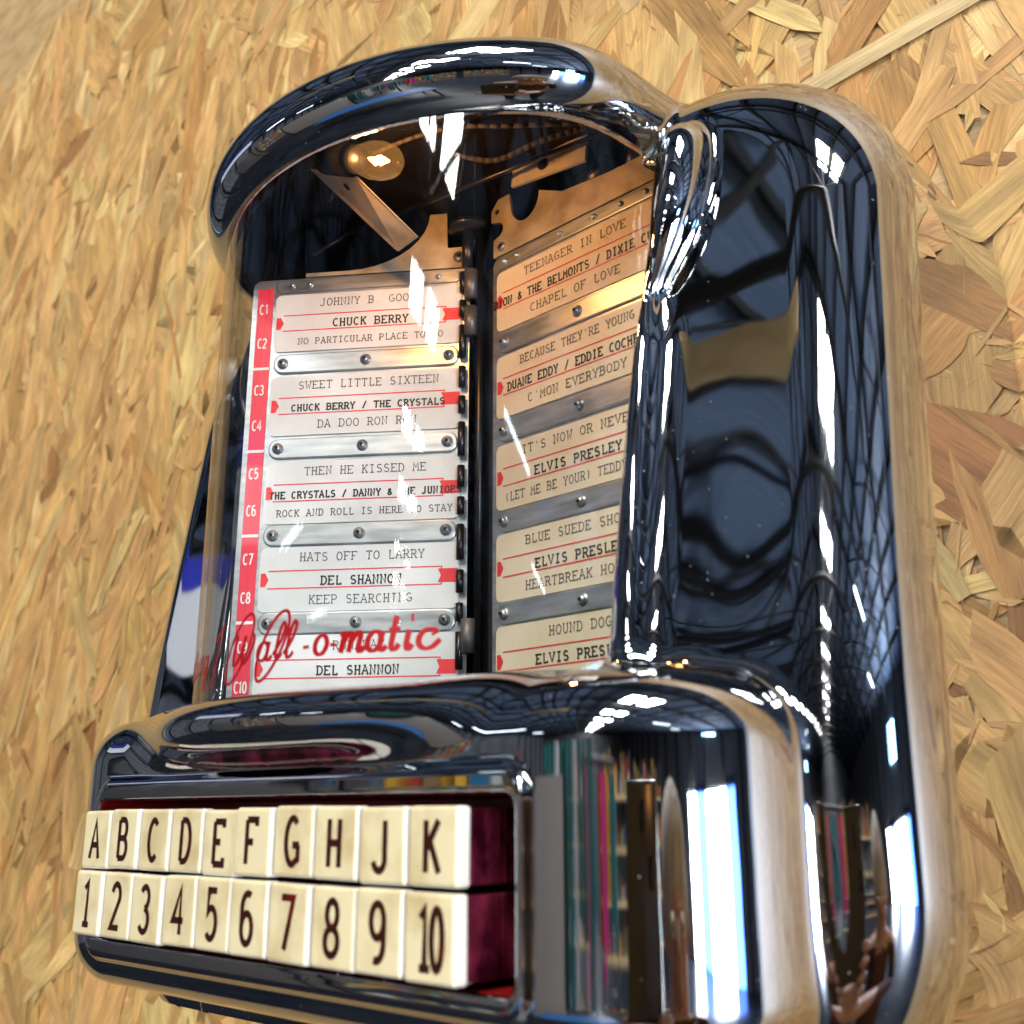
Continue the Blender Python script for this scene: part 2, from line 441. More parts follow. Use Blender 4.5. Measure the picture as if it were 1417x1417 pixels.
def build_wall():
    V, Fc, tint, uvs = [], [], [], []
    def flake(cx, cz, L, W, ang, y, col, bow, jag):
        k = len(V)
        nseg = 6 if L > 0.02 else 3
        up, dn = [], []
        ca, sa = math.cos(ang), math.sin(ang)
        slant0, slant1 = RNG.uniform(-0.5, 0.5, 2) * W * jag
        tilt = RNG.uniform(-0.00022, 0.00022)
        tilt2 = RNG.uniform(-0.00018, 0.00018)
        for i in range(nseg + 1):
            t = i / nseg * 2 - 1
            hw = 0.5 * W * (1 - 0.18 * abs(t) ** 3) * RNG.uniform(0.86, 1.08)
            if i in (0, nseg):
                hw *= RNG.uniform(0.25, 0.95)
            c = bow * (1 - t * t)
            for sgn, lst in ((1, up), (-1, dn)):
                lx = t * L / 2 + (slant0 if i == 0 else slant1 if i == nseg else 0) * sgn
                lst.append((lx, c + sgn * hw))
        poly = up + dn[::-1]
        off = RNG.uniform(0, 50, 2)
        for lx, ly in poly:
            V.append((cx + lx * ca - ly * sa, y - tilt * lx / L * 2 - tilt2 * ly / W * 2, cz + lx * sa + ly * ca))
            uvs.append((lx + off[0], ly + off[1]))
            tint.append(col)
        n1 = nseg + 1
        for i in range(nseg):
            Fc.append((k + i + 1, k + i, k + 2 * n1 - 1 - i, k + 2 * n1 - 2 - i))
    def colour():
        r = RNG.random()
        if r < 0.58: base = np.array((0.67, 0.385, 0.130))
        elif r < 0.74: base = np.array((0.76, 0.50, 0.19))
        elif r < 0.94: base = np.array((0.53, 0.27, 0.080))
        else: base = np.array((0.40, 0.19, 0.055))
        v = RNG.uniform(0.78, 1.10)
        return tuple(np.clip(base * v * (1 + RNG.uniform(-0.05, 0.05, 3)), 0, 0.8)) + (1.0,)
    X0, X1, Z0, Z1 = -0.74, 0.80, EYE - 0.34, EYE + 0.66
    # backing board behind the strands, up to the roof
    b0 = len(V)
    for p in ((-3.0, 0.0022, 0.0), (3.0, 0.0022, 0.0), (3.0, 0.0022, 4.2), (-3.0, 0.0022, 4.2)):
        V.append(p); uvs.append((p[0], p[2])); tint.append((0.55, 0.36, 0.16, 1))
    Fc.append((b0, b0 + 1, b0 + 2, b0 + 3))
    N = 17500
    nests = [(RNG.uniform(X0, X1), RNG.uniform(Z0, Z1), RNG.uniform(0.015, 0.05)) for _ in range(150)]
    nests = [(RNG.uniform(0.13, X1), RNG.uniform(Z0, EYE + 0.22), q[2]) if k % 2 else q for k, q in enumerate(nests)]
    for i in range(N):
        f = i / N
        y = 0.002 - 0.0014 * f + RNG.uniform(-0.0001, 0.0001)
        x, z = RNG.uniform(X0, X1), RNG.uniform(Z0, Z1)
        r = RNG.random()
        ang = PI / 2 - 0.25 + RNG.normal(0, 0.55)
        if RNG.random() < 0.25:
            ang = RNG.uniform(0, PI)
        if r < 0.42:              # splinters, most of them lying in nests
            L = RNG.uniform(0.006, 0.022); W = RNG.uniform(0.0008, 0.0030)
            if r < 0.32:
                if nests[i % 150][0] < 0.13 or nests[i % 150][1] > EYE + 0.22: continue
                nx_, nz_, nr_ = nests[i % 150]
                x, z = nx_ + RNG.normal(0, nr_ * 0.5), nz_ + RNG.normal(0, nr_ * 0.6)
                ang = RNG.uniform(0, PI)
                if f < 0.4: continue
        else:
            L = float(np.clip(RNG.lognormal(math.log(0.044), 0.55), 0.012, 0.12)); W = float(np.clip(RNG.lognormal(math.log(0.0095), 0.65), 0.0025, 0.034))
        if x < 0.05 and r >= 0.42:
            L *= 1.45; W *= 1.5; ang = PI / 2 - 0.2 + (ang - PI / 2 + 0.2) * 0.7
        c_ = colour()
        if x < 0.05 and c_[0] < 0.5 and RNG.random() < 0.7: c_ = (0.60, 0.36, 0.125, 1.0)
        flake(x, z, L, W, ang, y, c_, RNG.uniform(-0.2, 0.2) * W, 1.0)
    # one long pale strand lies across the board up on the right
    flake(0.131, EYE + 0.2672, 0.19, 0.0085, 0.11, -0.0002, (0.66, 0.47, 0.22, 1.0), 0.0006, 0.2)
    o = mesh_obj('chipboard_wall', V, Fc, chip_mat())
    me = o.data
    ca = me.color_attributes.new('tint', 'FLOAT_COLOR', 'POINT')
    ca.data.foreach_set('color', np.array(tint, dtype=np.float32).ravel())
    ul = me.uv_layers.new(name='grain')
    li = np.empty(len(me.loops), dtype=np.int32); me.loops.foreach_get('vertex_index', li)
    ul.data.foreach_set('uv', np.array(uvs, dtype=np.float32)[li].ravel())
    tag(o, 'pale oriented strand chipboard wall of pressed wood flakes behind the chrome selector', 'wall')
    return o
build_wall()

# ------------------------------------------------------------------ the market hall the chrome mirrors
def build_hall():
    roof_m = noise_col(mat('slate blue roof sheet', rough=0.6), 3, (0.15, 0.21, 0.31), (0.22, 0.30, 0.43), stretch=(8, 0.3, 1))
    steel = mat('black roof steel', (0.006, 0.006, 0.007), 0.6)
    wall_m = noise_col(mat('grey cladding', rough=0.7), 2, (0.10, 0.105, 0.12), (0.22, 0.23, 0.25), stretch=(3, 3, 0.4))
    floor_m = noise_col(mat('hall floor paint', rough=0.35), 2.5, (0.010, 0.014, 0.024), (0.030, 0.036, 0.050))
    sky_m = emit('daylight through skylight', (1.0, 0.99, 0.96), 46.0)
    door_m = emit('daylight through doorway', (0.86, 0.93, 1.0), 55.0)
    tube_m = emit('lit fluorescent tube', (0.8, 0.92, 1.0), 14.0)
    XL, XR, YF, YB, ZE, ZR = -9.0, 11.0, 0.0, -26.0, 3.9, 6.4
    XC = -0.9
    fl = MB(); fl.box((0, -12.9, -0.05), (16, 13.2, 0.05)); tag(fl.build('hall_floor', floor_m), kind='structure')
    hall = empty('market_hall', (0, 0, 0))
    tag(hall, 'large market hall with dark trussed roof and bright skylights, mirrored in the chrome', 'building')
    def zr(x):
        return ZR - (ZR - ZE) * (abs(x - XC) / ((XR - XC) if x > XC else (XC - XL)))
    w = MB()
    for x, s in ((XL - 0.1, 1), (XR + 0.1, -1)):
        if s == -1:     # doorway gap in the right wall
            w.box((x, (YB - 7.4) / 2, ZE / 2), (0.1, (-YB - 7.4) / 2, ZE / 2))
            w.box((x, -0.75, ZE / 2), (0.1, 0.75, ZE / 2))
            w.box((x, -4.45, (2.02 + ZE) / 2), (0.1, 2.95, (ZE - 2.02) / 2))
        else:
            w.box((x, YB / 2, ZE / 2), (0.1, -YB / 2, ZE / 2))
    w.box(((XL + XR) / 2, YB - 0.1, 3.3), ((XR - XL) / 2, 0.1, 3.3))
    # wall over and beside the chipboard panel
    w.box((-5.6, 0.16, 3.3), (3.4, 0.1, 3.3)); w.box((7.1, 0.16, 3.3), (4.1, 0.1, 3.3)); w.box((0.4, 0.16, 5.3), (2.6, 0.1, 1.25))
    w.build('wall', wall_m, hall)
    # roof slopes in strips so the skylights are real openings filled with daylight panes
    sky = [(-1.9 - 3.0 * k, -3.1 - 3.0 * k) for k in range(8)]
    cols = [(0.85, 1.45), (1.75, 2.35)]
    rf = MB()
    def panel(mb, x0, x1, y0, y1, dz=0.0):
        vs = [(x0, y0, zr(x0) + dz), (x1, y0, zr(x1) + dz), (x1, y1, zr(x1) + dz), (x0, y1, zr(x0) + dz)]
        mb.add(vs, [(0, 1, 2, 3)])
    xs = sorted({XL - 0.1, XC, XR + 0.1, *[c for p in cols for c in p]})
    ys = [0.2]
    for a, b in sky: ys += [a, b]
    ys += [YB]
    for i in range(len(xs) - 1):
        for j in range(len(ys) - 1):
            xm = (xs[i] + xs[i + 1]) / 2
            hole = any(c[0] < xm < c[1] for c in cols) and (j % 2 == 1)
            if hole:
                sk = MB(); panel(sk, xs[i], xs[i + 1], ys[j], ys[j + 1]); sk.build('skylight', sky_m, hall)
            else:
                panel(rf, xs[i], xs[i + 1], ys[j], ys[j + 1])
    rf.build('roof', roof_m, hall); 
    # trusses and purlins
    for k in range(13):
        y = -0.75 - 2.0 * k
        t = MB()
        top = lambda x: zr(x) - 0.12
        pts = [XL + (XR - XL) * i / 12 for i in range(13)]
        low = lambda x: ZE - 0.35 + 1.1 * (1 - ((x - (XL + XR) / 2) / ((XR - XL) / 2)) ** 2)
        for i in range(12):
            a, b = pts[i], pts[i + 1]
            t.tube((a, y, top(a)), (b, y, top(b)), 0.08, n=6)
            t.tube((a, y, low(a)), (b, y, low(b)), 0.06, n=6)
            if not -0.5 < (a + b) / 2 < 3.6: t.tube((a, y, top(a)), (b, y - 2.0, top(b)), 0.022, n=5); t.tube((b, y, top(b)), (a, y - 2.0, top(a)), 0.022, n=5)
            if i: t.tube((a, y, top(a)), (a, y, low(a)), 0.035, n=5)
            p, q = (a, b) if i % 2 else (b, a)
            t.tube((p, y, top(p)), (q, y, low(q)), 0.035, n=5)
        t.tube((XL + 0.1, y, 0), (XL + 0.1, y, ZE), 0.1, n=8); t.tube((XR - 0.1, y, 0), (XR - 0.1, y, ZE), 0.1, n=8)
        t.build('roof_truss', steel, hall)
    pu = MB()
    for x in (-8.3, -7.5, -6.7, -5.9, -5.1, -4.3, -3.5, -2.7, -2.2, -1.5, -0.9, 0.15, 0.75, 1.6, 2.5, 3.6, 4.6, 5.6, 6.6, 7.6, 8.6, 9.8):
        pu.tube((x, 0.1, zr(x) - 0.05), (x, YB, zr(x) - 0.05), 0.045, n=5)
    pu.build('purlin', steel, hall)
    # bright doorway in the right wall
    blue_m = emit('blue tinted daylight', (0.10, 0.26, 1.0), 9.0)
    for y0, y1, m_ in ((-1.5, -2.5, blue_m), (-2.5, -3.5, door_m), (-3.5, -5.1, door_m), (-5.1, -6.2, blue_m), (-6.2, -7.4, door_m)):
        d = MB(); d.add([(XR + 0.15, y0, 0), (XR + 0.15, y1, 0), (XR + 0.15, y1, 2.02), (XR + 0.15, y0, 2.02)], [(0, 1, 2, 3)])
        d.build('doorway', m_, hall)
    hw = MB(); hw.add([(XR - 0.02, -3.5, 2.55), (XR - 0.02, -5.0, 2.55), (XR - 0.02, -5.0, 3.2), (XR - 0.02, -3.5, 3.2)], [(0, 1, 2, 3)])
    hw.build('high_window', emit('pale blue daylight', (0.30, 0.62, 1.0), 16.0), hall)
    dm = MB()
    for yy in (-1.5, -2.5, -3.5, -5.1, -6.2, -7.4):
        dm.box((XR + 0.08, yy, 1.01), (0.05, 0.06, 1.01))
    dm.box((XR + 0.08, -4.45, 1.97), (0.05, 2.95, 0.05))
    dm.build('door_frame', steel, hall)
    # fluorescent fittings
    for (x, y) in ((3.6, -3.6), (6.6, -5.2), (-4.6, -5.4), (-4.6, -9.0)):
        tb = MB(); tb.tube((x - 0.6, y, 3.45), (x + 0.6, y - 0.15, 3.45), 0.025, n=8)
        tb.build('strip_light', tube_m, hall)
    # blue edged banner and white sheets hung along the left aisle
    return hall
build_hall()

def build_stall_goods():
    white = mat('white sheet', (0.72, 0.74, 0.78), 0.6)
    blue = mat('deep blue banner', (0.01, 0.02, 0.42), 0.5)
    teal = mat('teal fabric', (0.02, 0.20, 0.22), 0.5)
    pink = mat('pink foil', (0.75, 0.04, 0.28), 0.3); redm = mat('red foil', (0.6, 0.03, 0.02), 0.3); yel = mat('yellow plastic', (0.75, 0.42, 0.02), 0.4)
    wood = noise_col(mat('pale plywood', rough=0.6), 8, (0.60, 0.44, 0.21), (0.74, 0.57, 0.30))
    dark = mat('dark frame', (0.02, 0.02, 0.022), 0.5)
    bt = mat('blue table top', (0.03, 0.13, 0.36), 0.4)
    def simple(name, label, cat, fn, mats, loc, group=None):
        e = MB(); fn(e)
        o = e.build(name, mats, None, loc=loc)
        tag(o, label, cat, group)
        return o
    def screen(w, h):
        def f(e):
            e.box((0, 0, 0.9), (w / 2, 0.02, h / 2), 0)
            for sx in (-w / 2, w / 2):
                e.box((sx, 0, 0.9), (0.025, 0.03, 0.9 + 0.02), 1)
                e.box((sx, 0, 0.02), (0.03, 0.25, 0.02), 1)
        return f
    simple('display_board', 'white display board on black feet, nearest the selector in its reflection', 'board', screen(1.9, 1.7), [white, dark], (-1.5, -3.4, 0.0))
    simple('display_board', 'second white display board farther left along the hall', 'board', screen(2.2, 1.7), [white, dark], (-4.4, -2.9, 0.0))
    def banner(e):
        e.box((0, 0, 2.72), (0.75, 0.015, 0.15), 0); e.box((0, 0, 2.95), (0.75, 0.014, 0.075), 1)
        for sx in (-0.75, 0.75): e.tube((sx, 0.03, 0), (sx, 0.03, 3.1), 0.03, mi=2)
    simple('banner', 'white and deep blue banner stretched between two poles', 'banner', banner, [white, blue, dark], (-3.3, -1.75, 0)).rotation_euler = (0, 0, math.radians(-63))
    def table(e):
        e.box((0, 0, 0.74), (0.8, 0.4, 0.02), 0)
        for sx in (-0.72, 0.72):
            for sy in (-0.34, 0.34): e.tube((sx, sy, 0), (sx, sy, 0.73), 0.02, mi=1)
    simple('table', 'blue topped trestle table in the hall', 'table', table, [bt, dark], (-0.2, -2.2, 0))
    def rail(cols, seed):
        def f(e):
            r = random.Random(seed)
            e.tube((-0.9, 0, 1.9), (0.9, 0, 1.9), 0.02, mi=0)
            for sx in (-0.9, 0.9): e.tube((sx, 0, 0), (sx, 0, 1.9), 0.025, mi=0)
            for k in range(11):
                x = -0.8 + 0.16 * k; L = r.uniform(0.5, 1.1)
                e.box((x, r.uniform(-0.1, 0.1), 1.85 - L / 2), (0.05, 0.12, L / 2), 1 + r.randrange(cols))
        return f
    simple('hanging_rail', 'rail of pink, red, yellow and teal hanging goods', 'rail', rail(4, 3), [dark, pink, redm, yel, teal], (0.95, -5.8, 0))
    simple('hanging_rail', 'rail of teal and white hanging goods', 'rail', rail(2, 5), [dark, teal, white], (-0.5, -3.6, 0))
    goods = [noise_col(mat('stall goods colour', rough=0.5), 5, c, tuple(min(1, v * 1.4) for v in c)) for c in
             ((0.5, 0.03, 0.03), (0.02, 0.16, 0.30), (0.62, 0.62, 0.60), (0.65, 0.38, 0.03), (0.03, 0.22, 0.14), (0.05, 0.05, 0.06), (0.30, 0.18, 0.09))]
    def stall(seed):
        def f(e):
            r = random.Random(seed)
            for zz in (0.0, 0.55, 0.95, 1.35, 1.75): e.box((0, 0, zz + 0.02), (1.2, 0.22, 0.02), 7)
            for sx in (-1.2, 1.2):
                for sy in (-0.2, 0.2): e.box((sx, sy, 1.05), (0.03, 0.03, 1.05), 5)
            for zz in (0.04, 0.59, 0.99, 1.39, 1.79):
                x = -1.12
                while x < 1.1:
                    w_ = r.uniform(0.03, 0.13); h_ = r.uniform(0.10, 0.33)
                    e.box((x + w_ / 2, r.uniform(-0.08, 0.08), zz + h_ / 2), (w_ / 2 - 0.004, 0.08, h_ / 2), r.randrange(7))
                    x += w_ + r.uniform(0.0, 0.04)
        return f
    for lab, loc, rz, sd in (('open shelf stall crowded with small coloured goods, beside the rail of pink and red goods', (2.6, -8.2, 0), 0.35, 1), ('open shelf stall with small goods, next to the white display board', (-0.6, -9.6, 0), 0.0, 2),
                         ('open shelf stall with small goods, far to the left along the wall', (-5.2, -5.4, 0), -0.6, 4), ('open shelf stall with small goods, nearest the bright doorway', (5.6, -8.0, 0), 0.6, 5)):
        simple('market_stall', lab, 'stall', stall(sd), goods + [wood], loc, 'shelf stalls in the hall').rotation_euler = (0, 0, rz)
    def sign(e):
        e.box((0, 0, 0), (0.95, 0.03, 0.16), 0)
        for sx in (-0.8, 0.8): e.tube((sx, 0, 0.16), (sx, 0, 2.0), 0.008, mi=1)
    simple('hanging_sign', 'long pale plywood sign hung on two cables below the roof', 'sign', sign, [wood, dark], (-1.9, -3.35, 4.62))
build_stall_goods()

# ------------------------------------------------------------------ the chrome casting as one smooth solid
X_C0 = 0.068            # centre of the window arc, distance out from the wall
def smin(a, b, k):
    h = np.clip(0.5 + 0.5 * (b - a) / k, 0, 1)
    return b + (a - b) * h - k * h * (1 - h)
def smax(a, b, k):
    return -smin(-a, -b, k)
def rrect(a, b, ha, hb, r):
    qa, qb = np.abs(a) - ha + r, np.abs(b) - hb + r
    return np.minimum(np.maximum(qa, qb), 0) + np.hypot(np.maximum(qa, 0), np.maximum(qb, 0)) - r
def extr(f2, t, ht, r):
    w1, w2 = f2 + r, np.abs(t) - ht + r
    return np.minimum(np.maximum(w1, w2), 0) + np.hypot(np.maximum(w1, 0), np.maximum(w2, 0)) - r
def sstep(a, b, x):
    t = np.clip((x - a) / (b - a), 0, 1)
    return t * t * (3 - 2 * t)

def prims(x, d, z):
    ax = np.abs(x)
    zs = z + 0.035 * np.maximum(d, 0) * np.clip(z / 0.19, 0, 1.2)
    dish = 0.0006 * np.exp(-((ax - 0.1130) / 0.0140) ** 2 - ((z - 0.068) / 0.026) ** 2)     # the panel beside the window is slightly hollow
    xw = x * (1 - 0.032 * np.clip(d / 0.1, 0, 1.2))       # the sides draw in towards the wall
    wing = extr(rrect(xw, zs - 0.0705, 0.1500, 0.1465, 0.062), d + dish + 0.145 * 0.5 * (z - 0.03 + np.sqrt((z - 0.03) ** 2 + 0.0009)) - 0.0440, 0.0795, 0.024)
    rr = np.hypot(x * (1 + 0.15 * sstep(0.14, 0.09, d)), d - X_C0)
    hood = np.hypot(np.maximum(rr - 0.0958, 0), z - 0.2010) - 0.0130
    pr_ = 0.0020 - 0.003 * z
    pd_ = 0.1228 - 0.02 * z - 0.47 * z * z
    ix = 0.0838 + 0.033 * z
    pil = np.hypot(ax - (ix + pr_), d - pd_) - pr_
    pil = np.maximum(np.maximum(pil, z - 0.192), 0.026 - z)
    lr = 0.0078 * np.maximum(1 - ((z - 0.174) / 0.040) ** 2, 0)          # the end of the hood hangs down as a pointed crescent
    lip = np.hypot(ax - (ix + 0.0022 + lr), 0.85 * (d - pd_ + 0.0005)) - lr
    lip = smax(lip, z - 0.192, 0.012) * 0.8
    roll = np.hypot(np.maximum(np.hypot(x, d - 0.0385) - 0.1310, 0), z - 0.0232) - 0.0072
    base = extr(rrect(x, d - 0.0635, 0.134, 0.0978, 0.047), z + 0.0101, 0.0416, 0.016)
    base = smax(base, rrect(x, z + 0.0101, 0.135, 0.0416, 0.024), 0.004)
    frame = extr(rrect(x, z + 0.0150, 0.0910, 0.0264, 0.008), d - 0.12, 0.043, 0.0028)
    return wing, smin(hood, lip, 0.006), pil, roll, base, frame

def cavities(x, d, z):
    rr = np.where(d > X_C0, np.hypot(x, d - X_C0), np.abs(x))
    win = np.maximum(np.maximum(rr - 0.0993 + 0.0118 * sstep(0.095, 0.075, d), np.abs(z - 0.1205) - 0.0905), 0.012 - d)
    rs = np.hypot(x * (1 + 0.15 * sstep(0.14, 0.09, d)), d - X_C0)      # stay inside the hood
    win = np.maximum(win, np.where(d > 0.06, rs, np.abs(x) * 1.15) - 0.0985 - 2.5 * np.maximum(0.186 - z, 0))
    key = rrect(x, z + 0.0153, 0.0872, 0.0196, 0.003)
    key = np.maximum(key, 0.135 - d)
    return win, key

def sdf(x, d, z):
    wing, hood, pil, roll, base, frame = prims(x, d, z)
    win, key = cavities(x, d, z)
    f = smin(wing, base, 0.0045)
    f = smin(f, roll, 0.008)
    f = smin(f, pil, 0.012 - 0.009 * sstep(0.12, 0.15, z))
    f = smin(f, hood, 0.003)
    f = smin(f, frame, 0.0012)
    f = smax(f, -win, 0.0026)
    f = smax(f, -key, 0.0012)
    return np.maximum(f, 0.0006 - d)

def surface_nets(Fv, org, h):
    nx, ny, nz = Fv.shape
    S = Fv < 0
    cs = [(a, b, c) for a in (0, 1) for b in (0, 1) for c in (0, 1)]
    sl = lambda A, c: A[c[0]:nx - 1 + c[0], c[1]:ny - 1 + c[1], c[2]:nz - 1 + c[2]]
    cnt = np.zeros((nx - 1, ny - 1, nz - 1), dtype=np.int8)
    for c in cs: cnt += sl(S, c)
    act = (cnt > 0) & (cnt < 8)
    I = np.argwhere(act)
    vid = np.full(act.shape, -1, dtype=np.int64)
    vid[act] = np.arange(len(I))
    val = {c: Fv[I[:, 0] + c[0], I[:, 1] + c[1], I[:, 2] + c[2]] for c in cs}
    acc = np.zeros((len(I), 3)); num = np.zeros(len(I))
    for a in cs:
        for ax in range(3):
            if a[ax]: continue
            b = list(a); b[ax] = 1; b = tuple(b)
            fa, fb = val[a], val[b]
            cr = (fa < 0) != (fb < 0)
            t = np.where(cr, fa / np.where(cr, fa - fb, 1), 0)
            p = np.array(a, float)[None, :].repeat(len(I), 0)
            p[:, ax] += t
            acc += p * cr[:, None]; num += cr
    P = org + (I + acc / num[:, None]) * h
    quads = []
    for ax in range(3):
        u, v = (ax + 1) % 3, (ax + 2) % 3
        s0 = [slice(None)] * 3; s1 = [slice(None)] * 3
        s0[ax] = slice(0, -1); s1[ax] = slice(1, None)
        e = S[tuple(s0)] != S[tuple(s1)]
        E_ = np.argwhere(e)
        ok = (E_[:, u] > 0) & (E_[:, v] > 0) & (E_[:, u] < Fv.shape[u] - 1) & (E_[:, v] < Fv.shape[v] - 1)
        E_ = E_[ok]
        inside = S[E_[:, 0], E_[:, 1], E_[:, 2]]
        def g(du, dv):
            q = E_.copy(); q[:, u] += du; q[:, v] += dv
            return vid[q[:, 0], q[:, 1], q[:, 2]]
        q = np.stack([g(-1, -1), g(0, -1), g(0, 0), g(-1, 0)], 1)
        q[~inside] = q[~inside][:, ::-1]
        quads.append(q)
    Q = np.concatenate(quads)
    return P, Q[(Q >= 0).all(1)]

def build_casting(root, h=0.0010):
    xs = (np.arange(int(0.158 / h)) + 0.5) * h
    ds = np.arange(-0.003, 0.186, h)
    zs = np.arange(-0.0613, 0.2345, h)
    Xg, Dg, Zg = np.meshgrid(xs, ds, zs, indexing='ij')
    half = sdf(Xg.astype(np.float32), Dg.astype(np.float32), Zg.astype(np.float32))
    full = np.concatenate([half[::-1], half], 0)
    del Xg, Dg, Zg
    P, Q = surface_nets(full, np.array((-xs[-1], ds[0], zs[0])), h)
    e = 0.0002
    def grad(P):
        g = np.stack([sdf(P[:, 0] + e, P[:, 1], P[:, 2]) - sdf(P[:, 0] - e, P[:, 1], P[:, 2]),
                      sdf(P[:, 0], P[:, 1] + e, P[:, 2]) - sdf(P[:, 0], P[:, 1] - e, P[:, 2]),
                      sdf(P[:, 0], P[:, 1], P[:, 2] + e) - sdf(P[:, 0], P[:, 1], P[:, 2] - e)], 1) / (2 * e)
        return g
    for _ in range(3):
        g = grad(P); n2 = np.maximum((g * g).sum(1), 0.05)
        st = np.clip(sdf(P[:, 0], P[:, 1], P[:, 2]) / n2, -0.5 * h, 0.5 * h)
        P = P - g * st[:, None] * 0.9
    g = grad(P); Nn = g / np.linalg.norm(g, axis=1, keepdims=True)
    # which feature does each vertex belong to
    pr = np.stack(prims(P[:, 0], P[:, 1], P[:, 2]))
    win, key = cavities(P[:, 0], P[:, 1], P[:, 2])
    lab = pr.argmin(0)
    lab[-win > np.maximum(pr.min(0), -0.0010) ] = 10
    lab[-key > np.maximum(pr.min(0), -0.0008) ] = 11
    fl = np.sort(lab[Q], 1)[:, 1]
    # back to scene axes: y = -distance from the wall
    V = np.stack([P[:, 0], -P[:, 1], P[:, 2]], 1); NV = np.stack([Nn[:, 0], -Nn[:, 1], Nn[:, 2]], 1)
    Q = Q[:, ::-1]
    out = {}
    for name, ids, m in (('housing', (0,), M['chrome']), ('window_hood', (1, 2), M['chrome']), ('selector_base', (3, 4), M['chrome']),
                         ('key_frame', (5,), M['chrome']), ('inner_lining', (10,), M['lining']), ('key_recess', (11,), M['recess'])):
        q = Q[np.isin(fl, ids)]
        if not len(q): continue
        used, inv = np.unique(q, return_inverse=True)
        out[name] = mesh_obj(name, V[used] + np.array((0, 0, LZ)), inv.reshape(q.shape), m, root, True, None, NV[used])
    return out

LZ = 0.056                 # the root sits at the foot of the unit, the eye level is LZ above it
jb = empty('wall_jukebox', (0, 0, EYE - LZ))
tag(jb, 'chrome wall-mounted jukebox selector with curved window over song titles and two rows of ivory keys', 'jukebox')
build_casting(jb)


# ------------------------------------------------------------------ parts of the selector
def P(x, D, z):            # D = distance from the camera measured along the wall normal
    return (x, D - WALL_D, z + LZ)
W_R = 0.1012               # outer radius of the curved window
AX_D = WALL_D - X_C0

def build_window():
    v, f = [], []
    n, m = 96, 2
    for R in (W_R, W_R - 0.0020):
        for i in range(n + 1):
            a = math.radians(-70 + 140 * i / n)
            for z in (0.0265, 0.1925):
                v.append(P(R * math.sin(a), AX_D - R * math.cos(a), z))
    k = 2 * (n + 1)
    for i in range(n):
        f.append((2 * i, 2 * i + 2, 2 * i + 3, 2 * i + 1))
        f.append((k + 2 * i, k + 2 * i + 1, k + 2 * i + 3, k + 2 * i + 2))
        f.append((2 * i + 1, 2 * i + 3, k + 2 * i + 3, k + 2 * i + 1))
        f.append((2 * i, k + 2 * i, k + 2 * i + 2, 2 * i + 2))
    f.append((0, 1, k + 1, k)); f.append((2 * n, k + 2 * n, k + 2 * n + 1, 2 * n + 1))
    o = mesh_obj('window', v, f, M['plexi'], jb, True)
    e = o.modifiers.new('edges', 'EDGE_SPLIT'); e.split_angle = math.radians(40)
    return o
window = build_window()

def catmull(pts, n=7):
    p = [Vector(q) for q in pts]
    p = [p[0] * 2 - p[1]] + p + [p[-1] * 2 - p[-2]]
    out = []
    for i in range(1, len(p) - 2):
        for k in range(n):
            t = k / n
            a, b, c, d = p[i - 1], p[i], p[i + 1], p[i + 2]
            out.append(0.5 * ((2 * b) + (c - a) * t + (2 * a - 5 * b + 4 * c - d) * t * t + (3 * b - a - 3 * c + d) * t ** 3))
    out.append(p[-2])
    return [(q.x, q.y) for q in out]

